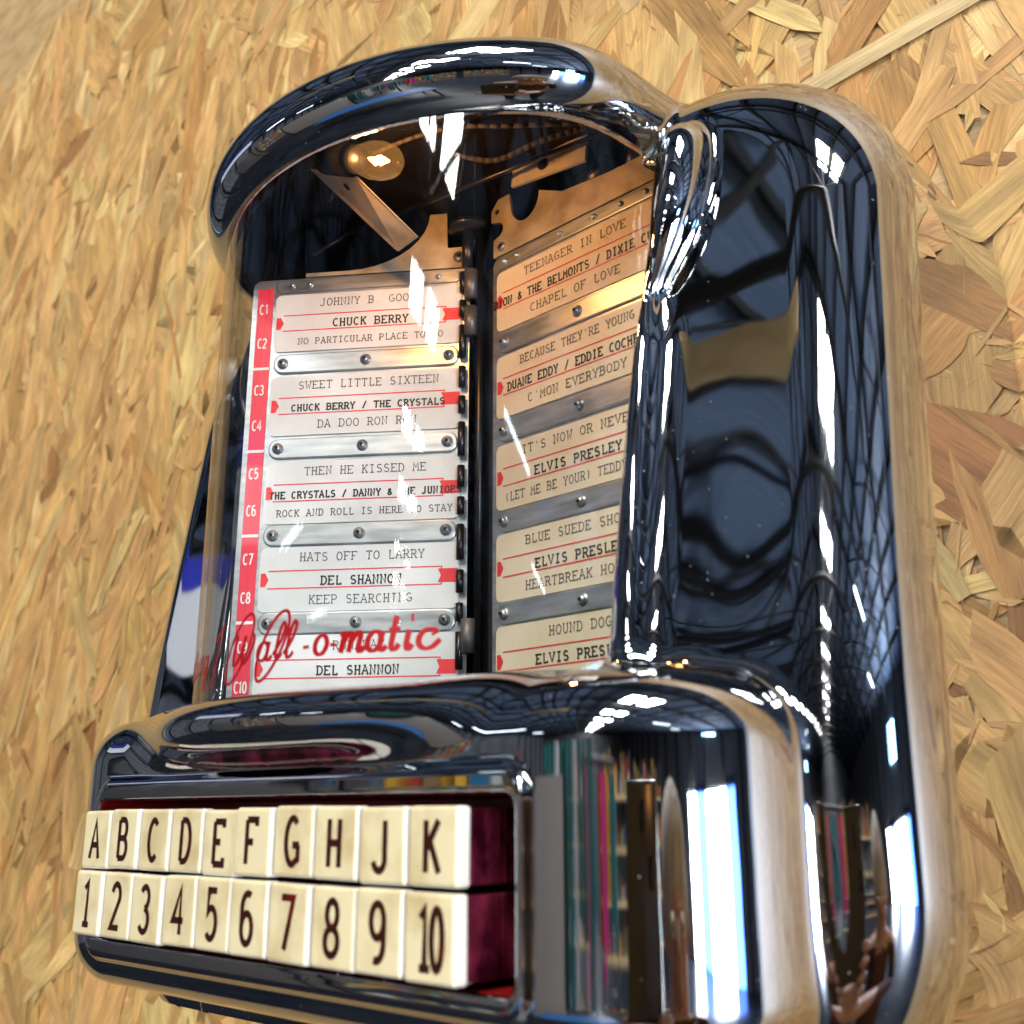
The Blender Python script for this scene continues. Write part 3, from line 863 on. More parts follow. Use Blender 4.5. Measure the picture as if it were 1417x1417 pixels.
def build_decal():
    mb = MB()
    lvl = [0]
    def stroke(pts, w, smooth=True, thin=0.55):
        q = catmull(pts) if smooth and len(pts) > 2 else list(pts)
        # broad on the down strokes, finer on the up strokes
        ws = []
        for i in range(len(q)):
            a = q[max(0, i - 1)]; b = q[min(len(q) - 1, i + 1)]
            dx, dy = b[0] - a[0], b[1] - a[1]
            L = math.hypot(dx, dy) or 1
            ws.append(w * (thin + (1 - thin) * abs(dy) / L))
        vs, fs = ribbon(q, ws)
        lvl[0] = (lvl[0] + 1) % 5
        R = W_R + 0.00012 + 0.00001 * lvl[0]
        mb.add([P(R * math.sin(s / W_R), AX_D - R * math.cos(s / W_R), z) for s, z in vs], fs)
    def ell(cx, cz, a, b, ang, t0=0, t1=360, n=28):
        r = math.radians(ang); o = []
        for i in range(n + 1):
            t = math.radians(t0 + (t1 - t0) * i / n)
            x, y = a * math.cos(t), b * math.sin(t)
            o.append((cx + x * math.cos(r) - y * math.sin(r), cz + x * math.sin(r) + y * math.cos(r)))
        return o
    B, X = 0.0390, 0.0048
    def put(name, s, w, sx=1.0, sc=1.0):
        U = X * sc
        sh = 0.18
        def T(pts): return [(s + (x + sh * y) * U * sx, B + y * U) for x, y in pts]
        if name == 'a':
            stroke(T(ell(0.42, 0.5, 0.36, 0.5, 0)), w, False); stroke(T([(0.80, 1.0), (0.76, 0.5), (0.80, 0.12), (0.96, 0.02), (1.15, 0.22)]), w)
        elif name == 'l':
            stroke(T([(-0.05, 0.25), (0.35, 0.9), (0.52, 1.65), (0.36, 1.95), (0.18, 1.5), (0.14, 0.5), (0.24, 0.05), (0.42, 0.05), (0.6, 0.3)]), w)
        elif name == 'm':
            stroke(T([(-0.12, 0.85), (0.02, 1.0), (0.06, 0.6), (0.04, 0.0)]), w); stroke(T([(0.06, 0.5), (0.28, 0.98), (0.46, 0.9), (0.48, 0.5), (0.46, 0.0)]), w)
            stroke(T([(0.48, 0.5), (0.72, 0.98), (0.92, 0.9), (0.92, 0.4), (0.98, 0.05), (1.12, 0.05), (1.25, 0.25)]), w)
        elif name == 't':
            stroke(T([(0.22, 1.75), (0.2, 0.8), (0.2, 0.25), (0.32, 0.02), (0.5, 0.08), (0.62, 0.3)]), w); stroke(T([(-0.08, 1.05), (0.56, 1.05)]), w * 0.7, False, 1.0)
        elif name == 'i':
            stroke(T([(0.16, 1.0), (0.15, 0.5), (0.18, 0.12), (0.32, 0.02), (0.48, 0.25)]), w); stroke(T([(0.14, 1.62), (0.22, 1.62), (0.3, 1.62)]), w * 1.2, False, 1.0)
        elif name == 'c':
            stroke(T(ell(0.5, 0.5, 0.44, 0.5, 0, 42, 318, 20) + [(1.05, 0.45)]), w, False); stroke(T([(0.72, 0.86), (0.8, 0.72)]), w * 1.3, False)
        elif name == 'o':
            stroke(T(ell(0.45, 0.5, 0.40, 0.5, 0)), w, False)
        elif name == 'W':
            stroke(T([(-0.25, 1.25), (-0.05, 1.65), (0.12, 1.45), (0.06, 0.7), (0.14, 0.08), (0.38, 0.1), (0.62, 0.7), (0.74, 1.5), (0.70, 0.7), (0.80, 0.08), (1.05, 0.1), (1.32, 0.7), (1.36, 1.35), (1.2, 1.6)]), w)
        elif name == 'e':
            stroke(T([(0.08, 0.45), (0.6, 0.6), (0.62, 0.95), (0.35, 1.0), (0.1, 0.55), (0.22, 0.05), (0.55, 0.05), (0.85, 0.4)]), w)
        elif name == 'S':
            stroke(T([(0.85, 1.7), (0.55, 1.95), (0.2, 1.7), (0.3, 1.2), (0.7, 0.8), (0.72, 0.25), (0.35, 0.0), (-0.05, 0.25)]), w)
        elif name == 'b':
            stroke(T([(0.0, 0.3), (0.35, 1.4), (0.32, 1.9), (0.12, 1.6), (0.1, 0.4), (0.3, 0.02), (0.6, 0.3), (0.6, 0.8), (0.4, 0.95), (0.75, 0.85)]), w)
        elif name == 'u':
            stroke(T([(0.05, 0.95), (0.08, 0.3), (0.25, 0.02), (0.55, 0.4), (0.62, 0.95), (0.64, 0.2), (0.8, 0.05), (0.95, 0.3)]), w)
        elif name == 'r':
            stroke(T([(0.0, 0.4), (0.2, 1.1), (0.5, 0.9), (0.46, 0.2), (0.6, 0.02), (0.8, 0.3)]), w)
        elif name == 'g':
            stroke(T(ell(0.38, 0.5, 0.32, 0.48, 0)), w, False); stroke(T([(0.72, 1.0), (0.7, 0.0), (0.55, -0.95), (0.25, -0.95), (0.3, -0.4), (0.95, 0.25)]), w)
    for ch, s, w, sx in (('W', -0.0106, 0.0014, 1.40), ('a', 0.0012, 0.0014, 1.20), ('l', 0.0084, 0.0012, 1.10), ('l', 0.0124, 0.0012, 1.10), ('o', 0.0226, 0.0015, 0.95),
                         ('m', 0.0309, 0.0016, 1.15), ('a', 0.0380, 0.0016, 1.05), ('t', 0.0440, 0.0016, 1.0), ('i', 0.0482, 0.0016, 1.0), ('c', 0.0515, 0.0016, 1.15)):
        put(ch, s, w, sx)
    for a, b in ((0.0193, 0.0213), (0.0279, 0.0298)):
        stroke([(a, B + 0.0022), (b, B + 0.0022)], 0.0009, False, 1.0)
    stroke(ell(-0.0070, 0.0432, 0.0106, 0.0040, 56), 0.0010, False, 0.8)
    stroke(ell(0.0078, 0.0426, 0.0102, 0.0038, 58), 0.0011, False, 0.8)
    stroke([(-0.0215, 0.0470), (-0.0165, 0.0510), (-0.0240, 0.0342)], 0.0013, False, 0.9)
    s = -0.0590
    for ch, adv in (('S', 0.0055), ('e', 0.0040), ('e', 0.0040), ('b', 0.0045), ('u', 0.0048), ('r', 0.0042), ('g', 0.0048)):
        put(ch, s, 0.0012, 1.0); s += adv
    mb.build('lettering', M['decal'], window)
build_decal()

# ---- title pages
def rounded(u0, u1, v0, v1, r, n=5):
    o = []
    for cx, cy, a in ((u1 - r, v1 - r, 0), (u0 + r, v1 - r, 90), (u0 + r, v0 + r, 180), (u1 - r, v0 + r, 270)):
        for i in range(n + 1):
            t = math.radians(a + 90 * i / n)
            o.append((cx + r * math.cos(t), cy + r * math.sin(t)))
    return o
H0 = (0.0008, 0.2500)
def page_space(side):
    a = math.radians(35.0) if side < 0 else math.radians(2.5)
    ux, ud = (-math.cos(a), -math.sin(a)) if side < 0 else (math.cos(a), -math.sin(a))
    nx, nd = (math.sin(a), -math.cos(a)) if side < 0 else (-math.sin(a), -math.cos(a))     # towards the reader
    def T(u, z, k=0.0):
        return P(H0[0] + ux * u + nx * k, H0[1] + ud * u + nd * k, z)
    return T

def solid(mb, outline, T, k0, k1, mi=0, rim=0.0):
    """a flat plate of the given outline, k0 (back) to k1 (front)"""
    n = len(outline)
    cx = sum(p[0] for p in outline) / n; cy = sum(p[1] for p in outline) / n
    ins = [(p[0] + (cx - p[0]) * rim, p[1] + (cy - p[1]) * rim) for p in outline] if rim else outline
    vs = [T(u, z, k0) for u, z in outline] + [T(u, z, k1 - (0.0002 if rim else 0)) for u, z in outline]
    fs = [(i, (i + 1) % n, n + (i + 1) % n, n + i) for i in range(n)]
    fs.append(tuple(range(n, 2 * n)))
    mb.add(vs, fs, mi)

TOPS = (0.1815, 0.1497, 0.1178, 0.0874, 0.0574)
SH = 0.0222
TITLES = {-1: (('JOHNNY B. GOODE', 'CHUCK BERRY', 'NO PARTICULAR PLACE TO GO'), ('SWEET LITTLE SIXTEEN', 'CHUCK BERRY / THE CRYSTALS', 'DA DOO RON RON'),
               ('THEN HE KISSED ME', 'THE CRYSTALS / DANNY & THE JUNIORS', 'ROCK AND ROLL IS HERE TO STAY'), ('HATS OFF TO LARRY', 'DEL SHANNON', 'KEEP SEARCHING'), ('RUNAWAY', 'DEL SHANNON', '')),
          1: (('TEENAGER IN LOVE', 'DION & THE BELMONTS / DIXIE CUPS', 'CHAPEL OF LOVE'), ("BECAUSE THEY'RE YOUNG", 'DUANE EDDY / EDDIE COCHRAN', "C'MON EVERYBODY"),
              ("IT'S NOW OR NEVER", 'ELVIS PRESLEY', '(LET ME BE YOUR) TEDDY BEAR'), ('BLUE SUEDE SHOES', 'ELVIS PRESLEY', 'HEARTBREAK HOTEL'), ('HOUND DOG', 'ELVIS PRESLEY', 'JAILHOUSE ROCK'))}

def build_page(side):
    T = page_space(side)
    u0, u1 = (0.0062, 0.0745) if side < 0 else (0.0092, 0.0835)
    mb = MB()
    ol = rounded(0.0036 if side < 0 else 0.0070, 0.0835 if side < 0 else 0.0862, 0.034, 0.1880, 0.003)
    solid(mb, ol, T, -0.0012, 0.0)
    page = mb.build('title_page', [M['page_metal']], jb)
    page['label'] = 'left title page with red index strip' if side < 0 else 'right title page lit orange by the lamp'
    def flip(lu):      # distance from the left end of a strip -> u
        return u1 - lu if side < 0 else u0 + lu
    wid = u1 - u0
    for k, zt in enumerate(TOPS):
        zb = zt - SH
        c = MB()
        solid(c, rounded(u0, u1, zb, zt, 0.0022), T, 0.0, 0.0005, 0)
        fn = lambda x, y, lv=0: T(flip(x), zb + y, 0.00062 + 0.000012 * lv)
        def rib(pts, w, mi, lv=0):
            vs, fs = ribbon(pts, w)
            c.add([fn(x, y, lv) for x, y in vs], fs, mi)
        ya, yb = 0.36 * SH, 0.63 * SH
        e = 0.0032; g = wid - 0.0058
        rib([(e, yb), (g, yb), (g, yb - 0.0012)], 0.00040, 1, 0); rib([(e, ya), (g, ya), (g, ya + 0.0012)], 0.00040, 1, 0)
        # ribbon ends
        ym = (ya + yb) / 2; hh = 0.0023
        c.add([fn(x, y, 1) for x, y in ((0.0006, ym - hh), (0.0022, ym - hh), (0.0034, ym), (0.0022, ym + hh), (0.0006, ym + hh))], [(0, 1, 2, 3, 4)], 1)
        c.add([fn(x, y, 1) for x, y in ((wid - 0.0003, ym - hh), (wid - 0.0003, ym + hh), (wid - 0.0070, ym + hh), (wid - 0.0060, ym), (wid - 0.0070, ym - hh))], [(0, 1, 3, 4), (1, 2, 3)], 1)
        t3 = TITLES[side][k]
        for j, (txt, vb) in enumerate(zip(t3, (0.775, 0.405, 0.115))):
            if not txt: continue
            n = len(txt)
            adv = 0.00254 if n <= 20 and not (side > 0 and j == 2 and n > 20) else min(0.00212, 0.0672 / n)
            if side > 0: adv *= 1.10
            h = 0.00275 if adv > 0.0023 else 0.00225
            w = 0.00052 if j == 1 else 0.00030
            put_text(c, txt, fn, wid * (0.5 + (0.02 if side < 0 else -0.02)) , vb * SH, h, adv, w, 3 if j == 1 else 2, True, adv / (0.74 * h), True, 0.02)
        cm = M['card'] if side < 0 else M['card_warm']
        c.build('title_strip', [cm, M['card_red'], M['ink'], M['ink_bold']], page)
        # retaining bar under each strip, with its three rivets
        if k < 4:
            b = MB()
            zc = (zb + TOPS[k + 1]) / 2
            solid(b, rounded(u0 + 0.001, u1 - 0.0005, zc - 0.0037, zc + 0.0037, 0.0034), T, 0.0, 0.0009)
            ob = b.build('retaining_bar', [M['page_metal']], page, bevel=0.0005)
            for lu in (0.004, wid * 0.5, wid - 0.0045):
                r = MB(); p = T(flip(lu), zc, 0.0011)
                r.ball(p, 0.0014, 6); r.tube(T(flip(lu), zc, 0.0009), T(flip(lu), zc, 0.0012), 0.0020, n=12)
                r.tube(T(flip(lu), zc, 0.0020), T(flip(lu), zc, 0.0028), 0.0006, n=8, mi=1)
                r.build('rivet', [M['page_metal'], M['dark_metal']], page, True)
    # clamp strip with rivets over the first title
    b = MB()
    solid(b, rounded(u0 + 0.001, u1, 0.1826, 0.1872, 0.0018), T, 0.0, 0.0008)
    b.build('clamp_strip', [M['page_metal']], page, bevel=0.0004)
    for lu in ((0.006, 0.0125, wid - 0.0145, wid - 0.0085) if side < 0 else (0.004, 0.010, 0.030, 0.045, 0.056, 0.066)):
        r = MB(); r.ball(T(flip(lu), 0.1849, 0.0009), 0.0011, 6)
        r.build('rivet', [M['page_metal']], page, True)
    if side < 0:
        s = MB()
        solid(s, [(0.0758, 0.034), (0.0815, 0.034), (0.0815, 0.1845), (0.0758, 0.1845)], T, 0.0, 0.0004, 0)
        for zc in (0.1532, 0.1222, 0.0918, 0.0619):
            solid(s, [(0.0757, zc - 0.0005), (0.0816, zc - 0.0005), (0.0816, zc + 0.0005), (0.0757, zc + 0.0005)], T, 0.0003, 0.00052, 1)
        tops = (0.1845, 0.1532, 0.1222, 0.0918, 0.0619)
        for i in range(5):
            for j in (0, 1):
                tx = 'C%d' % (2 * i + j + 1)
                zc = tops[i] - (0.0082, 0.0215)[j]
                put_text(s, tx, lambda x, y, lv=0: T(0.0812 - x, zc - 0.0018 + y, 0.00060 + 0.00001 * lv), 0.0026, 0, 0.0036, 0.00185 if len(tx) < 3 else 0.0014, 0.00052, 1, False, 0.72, True)
        s.build('index_strip', [M['index_red'], M['white_print']], page)
    return page
build_page(-1); build_page(1)

M['hinge'] = mat('dull hinge steel', (0.16, 0.16, 0.17), 0.5, 0.7)
def build_spindle():
    b = MB()
    b.tube(P(0.0012, 0.2500, 0.032), P(0.0012, 0.2500, 0.207), 0.0017, n=16)
    sp = b.build('spindle', [M['dark_metal']], jb, True)
    z, i = 0.034, 0
    while z < 0.182:
        L = (0.0075, 0.0120, 0.0060)[i % 3]
        h = MB(); h.tube(P(-0.0030, 0.2455, z), P(-0.0030, 0.2455, z + L), 0.0013, n=12)
        h.build('hinge_knuckle', [M['dark_metal']], sp, True)
        z += L + 0.0035; i += 1
    for z0, z1 in ((0.1750, 0.1858), (0.1610, 0.1715), (0.0500, 0.0610)):
        h = MB(); h.tube(P(-0.0004, 0.2468, z0), P(-0.0004, 0.2468, z1), 0.0024, n=18)
        h.build('hinge_collar', [M['hinge']], sp, True)
    lv = MB()      # edges of the pages folded behind the open pair
    for k in range(5):
        a = math.radians(80 - 25 * k)
        x1, d1 = 0.0012 + 0.02 * math.cos(a), 0.253 + 0.03 * math.sin(a) + 0.02
        lv.add([P(0.003 + 0.0008 * k, 0.2505, 0.034), P(x1, d1, 0.034), P(x1, d1, 0.186), P(0.003 + 0.0008 * k, 0.2505, 0.186)], [(0, 1, 2, 3)])
    lv.build('folded_pages', [M['dark_metal']], sp)
    t = MB()
    t.tube(P(0.0005, 0.2440, 0.200), P(0.0005, 0.2440, 0.2022), 0.0070, 0.0066, n=24)
    t.tube(P(0.0005, 0.2440, 0.186), P(0.0005, 0.2440, 0.2005), 0.0020, n=12, mi=0)
    t.build('spindle_cap', [M['dark_metal']], sp, True)
build_spindle()

def build_lamp_gear():
    TL, TR = page_space(-1), page_space(1)
    a = MB()
    # top plate over the left page: an upright tongue that sweeps out into a long foot
    arcp = [(0.0185 + 0.030 * (1 - math.cos(math.radians(t))), 0.2105 - 0.0205 * math.sin(math.radians(t))) for t in range(0, 91, 10)]
    out = [(0.0040, 0.1885), (0.0040, 0.1965), (0.0118, 0.1965), (0.0122, 0.2105)] + arcp + [(0.0640, 0.1900), (0.0640, 0.1885)]
    solid(a, out, TL, -0.001, 0.0002)
    o1 = a.build('top_plate', [M['bracket']], jb)
    r = MB(); p = TL(0.0075, 0.1925, 0.0004)
    r.tube(TL(0.0075, 0.1925, 0.0002), TL(0.0075, 0.1925, 0.0012), 0.0022, 0.0019, n=16); r.tube(TL(0.0075, 0.1925, 0.0012), TL(0.0075, 0.1925, 0.0014), 0.0008, n=10, mi=1)
    r.build('eyelet', [M['page_metal'], M['dark_metal']], o1, True)
    b = MB()
    arcq = [(0.0225 + 0.0068 * math.cos(math.radians(t)), 0.2062 + 0.0085 * math.sin(math.radians(t))) for t in range(180, 361, 15)]
    arcn = [(0.0085 + 0.0035 * math.cos(math.radians(t)), 0.1990 + 0.0030 * math.sin(math.radians(t))) for t in range(-60, 91, 25)]
    out = [(0.0072, 0.1885), (0.0072, 0.1955)] + arcn + [(0.0060, 0.2030), (0.0060, 0.2075), (0.0095, 0.2110)] + [(0.0150, 0.2110)] + arcq + [(0.0400, 0.2010), (0.0600, 0.1990), (0.0840, 0.1985), (0.0840, 0.1885)]
    solid(b, out, TR, -0.001, 0.0002)
    o2 = b.build('top_plate', [M['bracket']], jb)
    r = MB()
    r.tube(TR(0.0115, 0.1915, 0.0002), TR(0.0115, 0.1915, 0.0010), 0.0017, n=14); r.tube(TR(0.0115, 0.1915, 0.001), TR(0.0115, 0.1915, 0.0012), 0.0008, n=10, mi=1)
    r.tube(TR(0.0090, 0.2062, 0.0002), TR(0.0090, 0.2062, 0.0004), 0.0010, n=10, mi=1)
    r.build('eyelet', [M['page_metal'], M['dark_metal']], o2, True)
    # slanted strap that carries the lamp holder
    s = MB()
    q = [(-0.0207, 0.1900, 0.2086), (-0.0080, 0.2180, 0.1850), (0.0042, 0.2160, 0.1850), (0.0030, 0.1890, 0.1965)]
    vs = [P(*p) for p in q] + [P(p[0], p[1] + 0.0012, p[2]) for p in q]
    s.add(vs, [(0, 1, 2, 3), (7, 6, 5, 4), (0, 4, 5, 1), (1, 5, 6, 2), (2, 6, 7, 3), (3, 7, 4, 0)])
    for t in (0.22, 0.48):
        c = [sum(v) for v in zip(*[(p[0] * w, p[1] * w, p[2] * w) for p, w in zip(q, ((1 - t) * .5, t * .5, t * .5, (1 - t) * .5))])]
        nrm = (Vector(P(*q[1])) - Vector(P(*q[0]))).cross(Vector(P(*q[3])) - Vector(P(*q[0]))).normalized()
        if nrm.y > 0: nrm = -nrm
        pc = Vector(P(*c)); s.tube(pc + nrm * 0.0001, pc + nrm * 0.0002, 0.0014, n=14, mi=1)
    st = s.build('lamp_bracket', [M['bracket'], M['lining']], jb)
    A, Bv = Vector(P(-0.0080, 0.1880, 0.2065)), Vector(P(0.0430, 0.1840, 0.1790))
    ax = (Bv - A).normalized()
    k = MB(); k.tube(A, A + ax * 0.0150, 0.0058, 0.0058, n=20); k.tube(A + ax * 0.0150, A + ax * 0.0200, 0.0046, 0.0046, n=20, mi=1)
    k.build('lamp_socket', [M['lining'], M['dark_metal']], st, True)
    g = MB()
    prof = [(0.0200, 0.0040), (0.0240, 0.0050), (0.0290, 0.0058), (0.0340, 0.0058), (0.0385, 0.0050), (0.0420, 0.0030), (0.0440, 0.0012), (0.0448, 0.0002)]
    a0 = ax.orthogonal().normalized(); b0 = ax.cross(a0); n = 24
    vs, fs = [], []
    for d, r in prof:
        for i in range(n):
            t = 2 * PI * i / n
            vs.append(A + ax * d + (a0 * math.cos(t) + b0 * math.sin(t)) * r)
    for j in range(len(prof) - 1):
        for i in range(n):
            fs.append((j * n + i, j * n + (i + 1) % n, (j + 1) * n + (i + 1) % n, (j + 1) * n + i))
    g.add(vs, fs)
    bulb = g.build('lamp_bulb', [M['bulb_glass']], st, True)
    f = MB()
    zz = [A + ax * (0.0275 + 0.0010 * i) + (a0 * math.cos(2.3 * i) + b0 * math.sin(2.3 * i)) * 0.0015 for i in range(10)]
    for u_, v_ in zip(zz, zz[1:]): f.tube(u_, v_, 0.00022, n=6)
    f.build('filament', [M['filament']], st)
    ld = bpy.data.lights.new('lamp_glow', 'POINT'); ld.energy = 0.15; ld.color = (1.0, 0.44, 0.13); ld.shadow_soft_size = 0.004
    lo = bpy.data.objects.new('lamp_glow', ld); COL.objects.link(lo); lo.parent = jb; lo.location = A + ax * 0.0315 + Vector((0, -0.0035, -0.0005))
    # mechanism half seen in the dark top of the case
    d = MB()
    d.box(P(0.050, 0.275, 0.2070), (0.020, 0.004, 0.006)); d.tube(P(0.066, 0.255, 0.2010), P(0.066, 0.255, 0.212), 0.0035, n=14)
    d.tube(P(0.045, 0.255, 0.2035), P(0.058, 0.252, 0.2045), 0.0042, n=16)
    d.tube(P(-0.04, 0.226, 0.2085), P(0.07, 0.238, 0.2060), 0.0008, n=8); d.tube(P(-0.04, 0.226, 0.2085), P(-0.05, 0.215, 0.198), 0.0008, n=8)
    d.build('coin_mechanism', [M['dark_metal']], jb, True)
    M['hinge_wire'] = mat('cloth covered wire', (0.025, 0.02, 0.016), 0.8)
    for pts, r_ in (([(-0.030, 0.206, 0.2075), (-0.012, 0.199, 0.2085), (0.010, 0.197, 0.2060), (0.030, 0.205, 0.2080), (0.050, 0.214, 0.2040), (0.070, 0.232, 0.2050)], 0.0007),
                    ([(0.020, 0.216, 0.2090), (0.034, 0.222, 0.2030), (0.050, 0.226, 0.2045), (0.062, 0.234, 0.2080)], 0.0009)):
        wv = MB()
        n3 = [Vector(P(*q)) for q in pts]; n3 = [n3[0]] + n3 + [n3[-1]]
        cu = [0.5 * (2 * n3[i] + (n3[i + 1] - n3[i - 1]) * t + (2 * n3[i - 1] - 5 * n3[i] + 4 * n3[i + 1] - n3[i + 2]) * t * t + (3 * n3[i] - n3[i - 1] - 3 * n3[i + 1] + n3[i + 2]) * t ** 3)
              for i in range(1, len(n3) - 2) for t in (0, .17, .33, .5, .67, .83)] + [n3[-1]]
        for u_, v_ in zip(cu, cu[1:]): wv.tube(u_, v_, r_, n=8)
        wv.build('lamp_wire', [M['hinge_wire']], jb, True)
    pl = MB(); pl.box(P(0.042, 0.240, 0.2075), (0.016, 0.0006, 0.0045), 0, Matrix.Rotation(0.12, 3, 'Y')); pl.tube(P(0.040, 0.2390, 0.2075), P(0.040, 0.2392, 0.2075), 0.0022, n=14, mi=1)
    pl.build('switch_bracket', [M['bracket'], M['lining']], jb)
    p = MB(); p.ball(P(0.0560, 0.1935, 0.1965), 0.0026, 8, sc=(1, 0.6, 0.8))
    p.build('lamp_grommet', [mat('pink rubber', (0.45, 0.12, 0.12), 0.5)], jb, True)
build_lamp_gear()

# ---- the keys
def build_keys():
    letters = 'ABCDEFGHJK'
    pitch, w = 0.01616, 0.0152
    for row in (0, 1):
        zc, hh = ((-0.0062, 0.00825), (-0.0245, 0.0089))[row]
        for i in range(10):
            x0 = -0.0825 + pitch * i
            xc = x0 + w / 2
            push = random.uniform(-0.0004, 0.0004) + (0.0007 if (row == 0 and i < 5) else 0.0)
            dz = random.uniform(-0.00025, 0.00025) - (0.0004 if (row == 0 and i < 5) else 0.0)
            D0 = 0.1650 + push
            rot = Matrix.Rotation(random.uniform(-0.012, 0.012), 3, 'Y') @ Matrix.Rotation(random.uniform(-0.01, 0.01), 3, 'Z')
            k = MB()
            c = Vector(P(xc, D0 + 0.0021, zc + dz))
            k.box(c, (w / 2, 0.0021, hh), 0, rot)
            key = k.build('key', [M['ivory'], M['ivory_edge']], jb, bevel=0.0009, seg=3)
            for p in key.data.polygons:
                if abs(p.normal.x) > 0.9 or abs(p.normal.z) > 0.9: p.material_index = 1
            txt = letters[i] if row == 0 else str(i + 1)
            key['label'] = 'ivory key marked ' + txt
            s = MB()
            s.box(Vector(P(xc, D0 + 0.0092, zc + dz)), (w / 2 - 0.0004, 0.0049, hh - 0.0004), 0, rot)
            s.box(Vector(P(xc, D0 + 0.0195, zc + dz)), (w / 2 - 0.0003, 0.0050, hh - 0.0003), 0, rot)
            s.build('key_stem', [M['key_red']], key, bevel=0.0004)
            t = MB()
            H = 0.0106 if row == 0 else 0.0116
            def fn(x, y, lv=0):
                p = rot @ Vector((x, -0.0021 - 0.00006 - 0.000008 * lv, y)) + c
                return p
            sw = 0.00168
            if txt == '10':
                for q, ox in (('1', -0.0036), ('0', 0.0003)):
                    st, se = G[q]
                    if q == '1': st = [[(0.16, 0.84), (0.34, 1), (0.34, 0)], [(0.12, 0), (0.56, 0)]]
                    for sI in st:
                        vs, fs = ribbon([(ox + pp[0] * H * 0.62, -H / 2 + pp[1] * H) for pp in sI], sw)
                        t.add([fn(a, b, len(t.f) % 7) for a, b in vs], fs)
            else:
                st, se = G[txt]
                if txt == '1': st = [[(0.16, 0.84), (0.34, 1), (0.34, 0)], [(0.16, 0), (0.52, 0)]]
                if txt == 'J': st = [[(0.44, 1), (0.44, 0.22)] + arc(0.24, 0.22, 0.20, 0.22, 0, -170)]
                cw = 0.88 if row == 0 else 0.84
                for sI in st:
                    vs, fs = ribbon([((pp[0] - 0.31) * H * cw, -H / 2 + pp[1] * H) for pp in sI], sw)
                    t.add([fn(a, b, len(t.f) % 7) for a, b in vs], fs)
            t.build('key_character', [M['engraved']], key)
build_keys()

def build_red_strip():
    v, f = [], []
    n = 60
    for i in range(n + 1):
        a = math.radians(-42 + 84 * i / n)
        for R, z in ((0.1300, 0.0175), (0.1310, 0.0160), (0.1302, 0.0135), (0.1270, 0.0118)):
            v.append(P(R * math.sin(a), WALL_D - 0.0385 - R * math.cos(a), z))
    for i in range(n):
        for j in range(3):
            f.append((4 * i + j, 4 * i + j + 1, 4 * i + 5 + j, 4 * i + 4 + j))
    mesh_obj('red_strip', v, f, M['key_red'], jb, True)
build_red_strip()


# ------------------------------------------------------------------ the photographer, seen only in the chrome
RIGHT, DOWN, FWD = rows[0], rows[1], rows[2]
def build_phone():
    body = mat('dark phone glass', (0.035, 0.032, 0.030), 0.15)
    lens = mat('phone lens', (0.004, 0.004, 0.006), 0.05)
    R = Matrix((RIGHT, DOWN, FWD)).transposed()
    c = CAM + DOWN * 0.060 + RIGHT * (-0.020) - FWD * 0.0065
    e = empty('phone', c); tag(e, 'dark phone held upright in one hand, mirrored in the chrome base', 'phone')
    b = MB(); b.box((0, 0, 0), (0.037, 0.077, 0.004), 0, R)
    b.build('phone_body', body, e, bevel=0.003, seg=3)
    l2 = MB()
    for dx, dy in ((0.020, -0.038), (0.003, -0.060)):
        o = RIGHT * dx + DOWN * dy
        l2.tube(o + FWD * 0.0038, o + FWD * 0.0050, 0.007, n=20)
    l2.build('lens_ring', lens, e, True)
    return c
PH = build_phone()

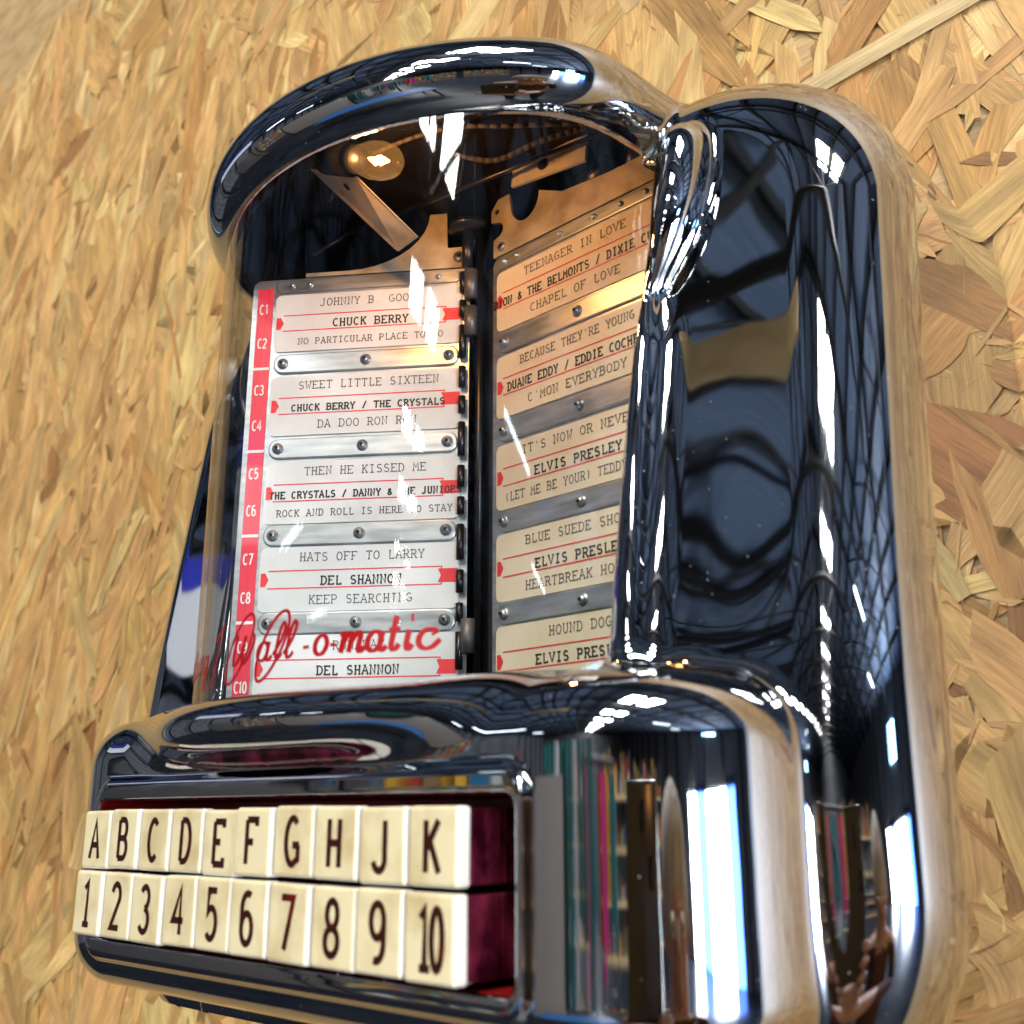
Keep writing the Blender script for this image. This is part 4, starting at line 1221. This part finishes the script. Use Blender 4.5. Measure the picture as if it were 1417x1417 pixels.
def build_person():
    skin = noise_col(mat('skin', rough=0.5), 30, (0.40, 0.23, 0.18), (0.50, 0.31, 0.25))
    shirt = noise_col(mat('dark brown cloth', rough=0.85), 25, (0.06, 0.024, 0.022), (0.10, 0.042, 0.038))
    trou = mat('dark blue denim', (0.02, 0.03, 0.07), 0.85)
    hairm = noise_col(mat('grey hair', rough=0.7), 90, (0.30, 0.28, 0.26), (0.55, 0.53, 0.50), stretch=(1, 1, 0.2))
    back = Vector((-FWD.x, -FWD.y, 0)).normalized()
    side = Vector((RIGHT.x, RIGHT.y, 0)).normalized()
    foot = Vector((CAM.x, CAM.y, 0)) + back * 0.58 + side * 0.10
    up = Vector((0, 0, 1))
    def S(a, b, z): return foot + side * a + back * b + up * (z * 1.025)        # right, away from the selector, up
    root = empty('person', foot)
    tag(root, 'person in a dark brown top holding up a phone, mirrored in the chrome', 'person')
    hc = PH + DOWN * 0.075 + FWD * (-0.020)
    V, E_, Rr = [], [], []
    def node(p, r, par=None):
        V.append(Vector(p) - foot); Rr.append(r)
        if par is not None: E_.append((par, len(V) - 1))
        return len(V) - 1
    pel = node(S(0, 0, 0.86), (0.15, 0.11))
    w = node(S(0, 0, 1.00), (0.135, 0.10), pel); ch = node(S(0, -0.01, 1.18), (0.155, 0.11), w); nb = node(S(0, 0.0, 1.31), (0.10, 0.08), ch)
    nk = node(S(0, -0.015, 1.375), (0.055, 0.055), nb); h0 = node(S(0, -0.035, 1.44), (0.072, 0.078), nk); h1 = node(S(0, -0.035, 1.50), (0.074, 0.092), h0); h2 = node(S(0, -0.025, 1.565), (0.058, 0.072), h1)
    for s in (-1, 1):
        hip = node(S(0.085 * s, 0, 0.80), (0.088, 0.09), pel); kn = node(S(0.10 * s, -0.015, 0.46), (0.058, 0.06), hip); an = node(S(0.105 * s, 0.01, 0.08), (0.040, 0.042), kn)
        node(S(0.115 * s, -0.14, 0.04), (0.038, 0.035), an)
        sh = node(S(0.165 * s, 0.0, 1.285), (0.06, 0.058), nb)
        if s > 0:
            elb = node(S(0.21, -0.06, 1.08), (0.043, 0.043), sh)
            wr = node(hc + DOWN * 0.075 - FWD * 0.05 + RIGHT * 0.02, (0.027, 0.022), elb)
            pm = node(hc + DOWN * 0.030 - FWD * 0.018 + RIGHT * 0.012, (0.034, 0.016), wr)
            for k in range(4):       # four fingers round the right edge, bent at the knuckles
                b0 = hc + RIGHT * 0.040 + DOWN * (0.020 - 0.021 * k) - FWD * 0.012
                q0 = node(b0, (0.0095, 0.0095), pm)
                q1 = node(b0 + RIGHT * 0.011 + FWD * 0.022, (0.009, 0.009), q0)
                q2 = node(b0 + RIGHT * (0.002 - 0.002 * k) + FWD * 0.034, (0.0082, 0.0082), q1)
                node(b0 - RIGHT * (0.016 - 0.003 * abs(k - 1.5)) + FWD * 0.033, (0.0072, 0.0072), q2)
            t0 = node(hc - RIGHT * 0.030 + DOWN * 0.022 - FWD * 0.010, (0.0125, 0.012), pm)
            t1 = node(hc - RIGHT * 0.046 - DOWN * 0.004 + FWD * 0.006, (0.0105, 0.0105), t0)
            node(hc - RIGHT * 0.043 - DOWN * 0.028 + FWD * 0.016, (0.009, 0.009), t1)
        else:
            elb = node(S(-0.225, 0.02, 1.03), (0.043, 0.043), sh); wr = node(S(-0.22, -0.04, 0.80), (0.028, 0.024), elb); pm = node(S(-0.215, -0.06, 0.72), (0.036, 0.02), wr)
            for k in range(4):
                q0 = node(S(-0.215 + 0.004 * k, -0.085 + 0.018 * k, 0.665), (0.009, 0.009), pm); q1 = node(S(-0.208, -0.088 + 0.018 * k, 0.63), (0.0085, 0.0085), q0); node(S(-0.198, -0.085 + 0.018 * k, 0.602), (0.0075, 0.0075), q1)
            t0 = node(S(-0.205, -0.10, 0.70), (0.011, 0.011), pm); node(S(-0.195, -0.115, 0.665), (0.009, 0.009), t0)
    me = bpy.data.meshes.new('person_skeleton'); me.from_pydata([tuple(v) for v in V], E_, [])
    o = bpy.data.objects.new('person_skeleton', me); COL.objects.link(o)
    sk = o.modifiers.new('skin', 'SKIN')
    for i, r in enumerate(Rr): me.skin_vertices[0].data[i].radius = r
    me.skin_vertices[0].data[0].use_root = True
    sb = o.modifiers.new('sub', 'SUBSURF'); sb.levels = 2; sb.render_levels = 2
    dg = bpy.context.evaluated_depsgraph_get()
    bm_ = bpy.data.meshes.new_from_object(o.evaluated_get(dg))
    bpy.data.objects.remove(o)
    bm_.name = 'body'
    bm_.materials.clear()
    for m in (skin, shirt, trou): bm_.materials.append(m)
    hloc = hc - foot
    for p in bm_.polygons:
        c = p.center; p.use_smooth = True
        near_hand = (c - hloc).length < 0.135
        loose = (c - (S(-0.215, -0.06, 0.68) - foot)).length < 0.125
        p.material_index = 0 if (near_hand or loose or c.z > 1.335) else (1 if c.z > 0.84 or abs(c.dot(side)) > 0.19 else 2)
    b = bpy.data.objects.new('body', bm_); COL.objects.link(b); b.parent = root
    f = MB()
    hd = S(0, -0.035, 1.50) - foot
    f.ball(hd + back * 0.018 + up * 0.030, 0.094, 12, sc=(0.95, 0.95, 0.95))
    f.build('hair', hairm, root, True)
    for s in (-1, 1):
        fc = MB(); fc.ball(hd + side * 0.031 * s - back * 0.083 + up * 0.0, 0.012, 8); fc.ball(hd + side * 0.031 * s - back * 0.092 + up * 0.0, 0.0055, 8, mi=1)
        fc.build('eye', [M['white_print'], M['lining']], root, True)
    n = MB(); n.tube(hd - back * 0.082 + up * 0.004, hd - back * 0.112 - up * 0.036, 0.007, 0.014, n=10); n.ball(hd - back * 0.106 - up * 0.038, 0.014, 8)
    n.build('nose', skin, root, True)
    for s in (-1, 1):
        n = MB(); n.ball(hd + side * 0.080 * s + back * 0.01 - up * 0.01, 0.028, 8, sc=(0.5, 0.6, 1.0))
        n.build('ear', skin, root, True)
    m2 = MB(); m2.ball(hd - back * 0.080 - up * 0.066, 0.022, 8, sc=(1.0, 0.5, 0.3)); m2.build('mouth', mat('lips', (0.42, 0.13, 0.11), 0.5), root, True)
build_person()
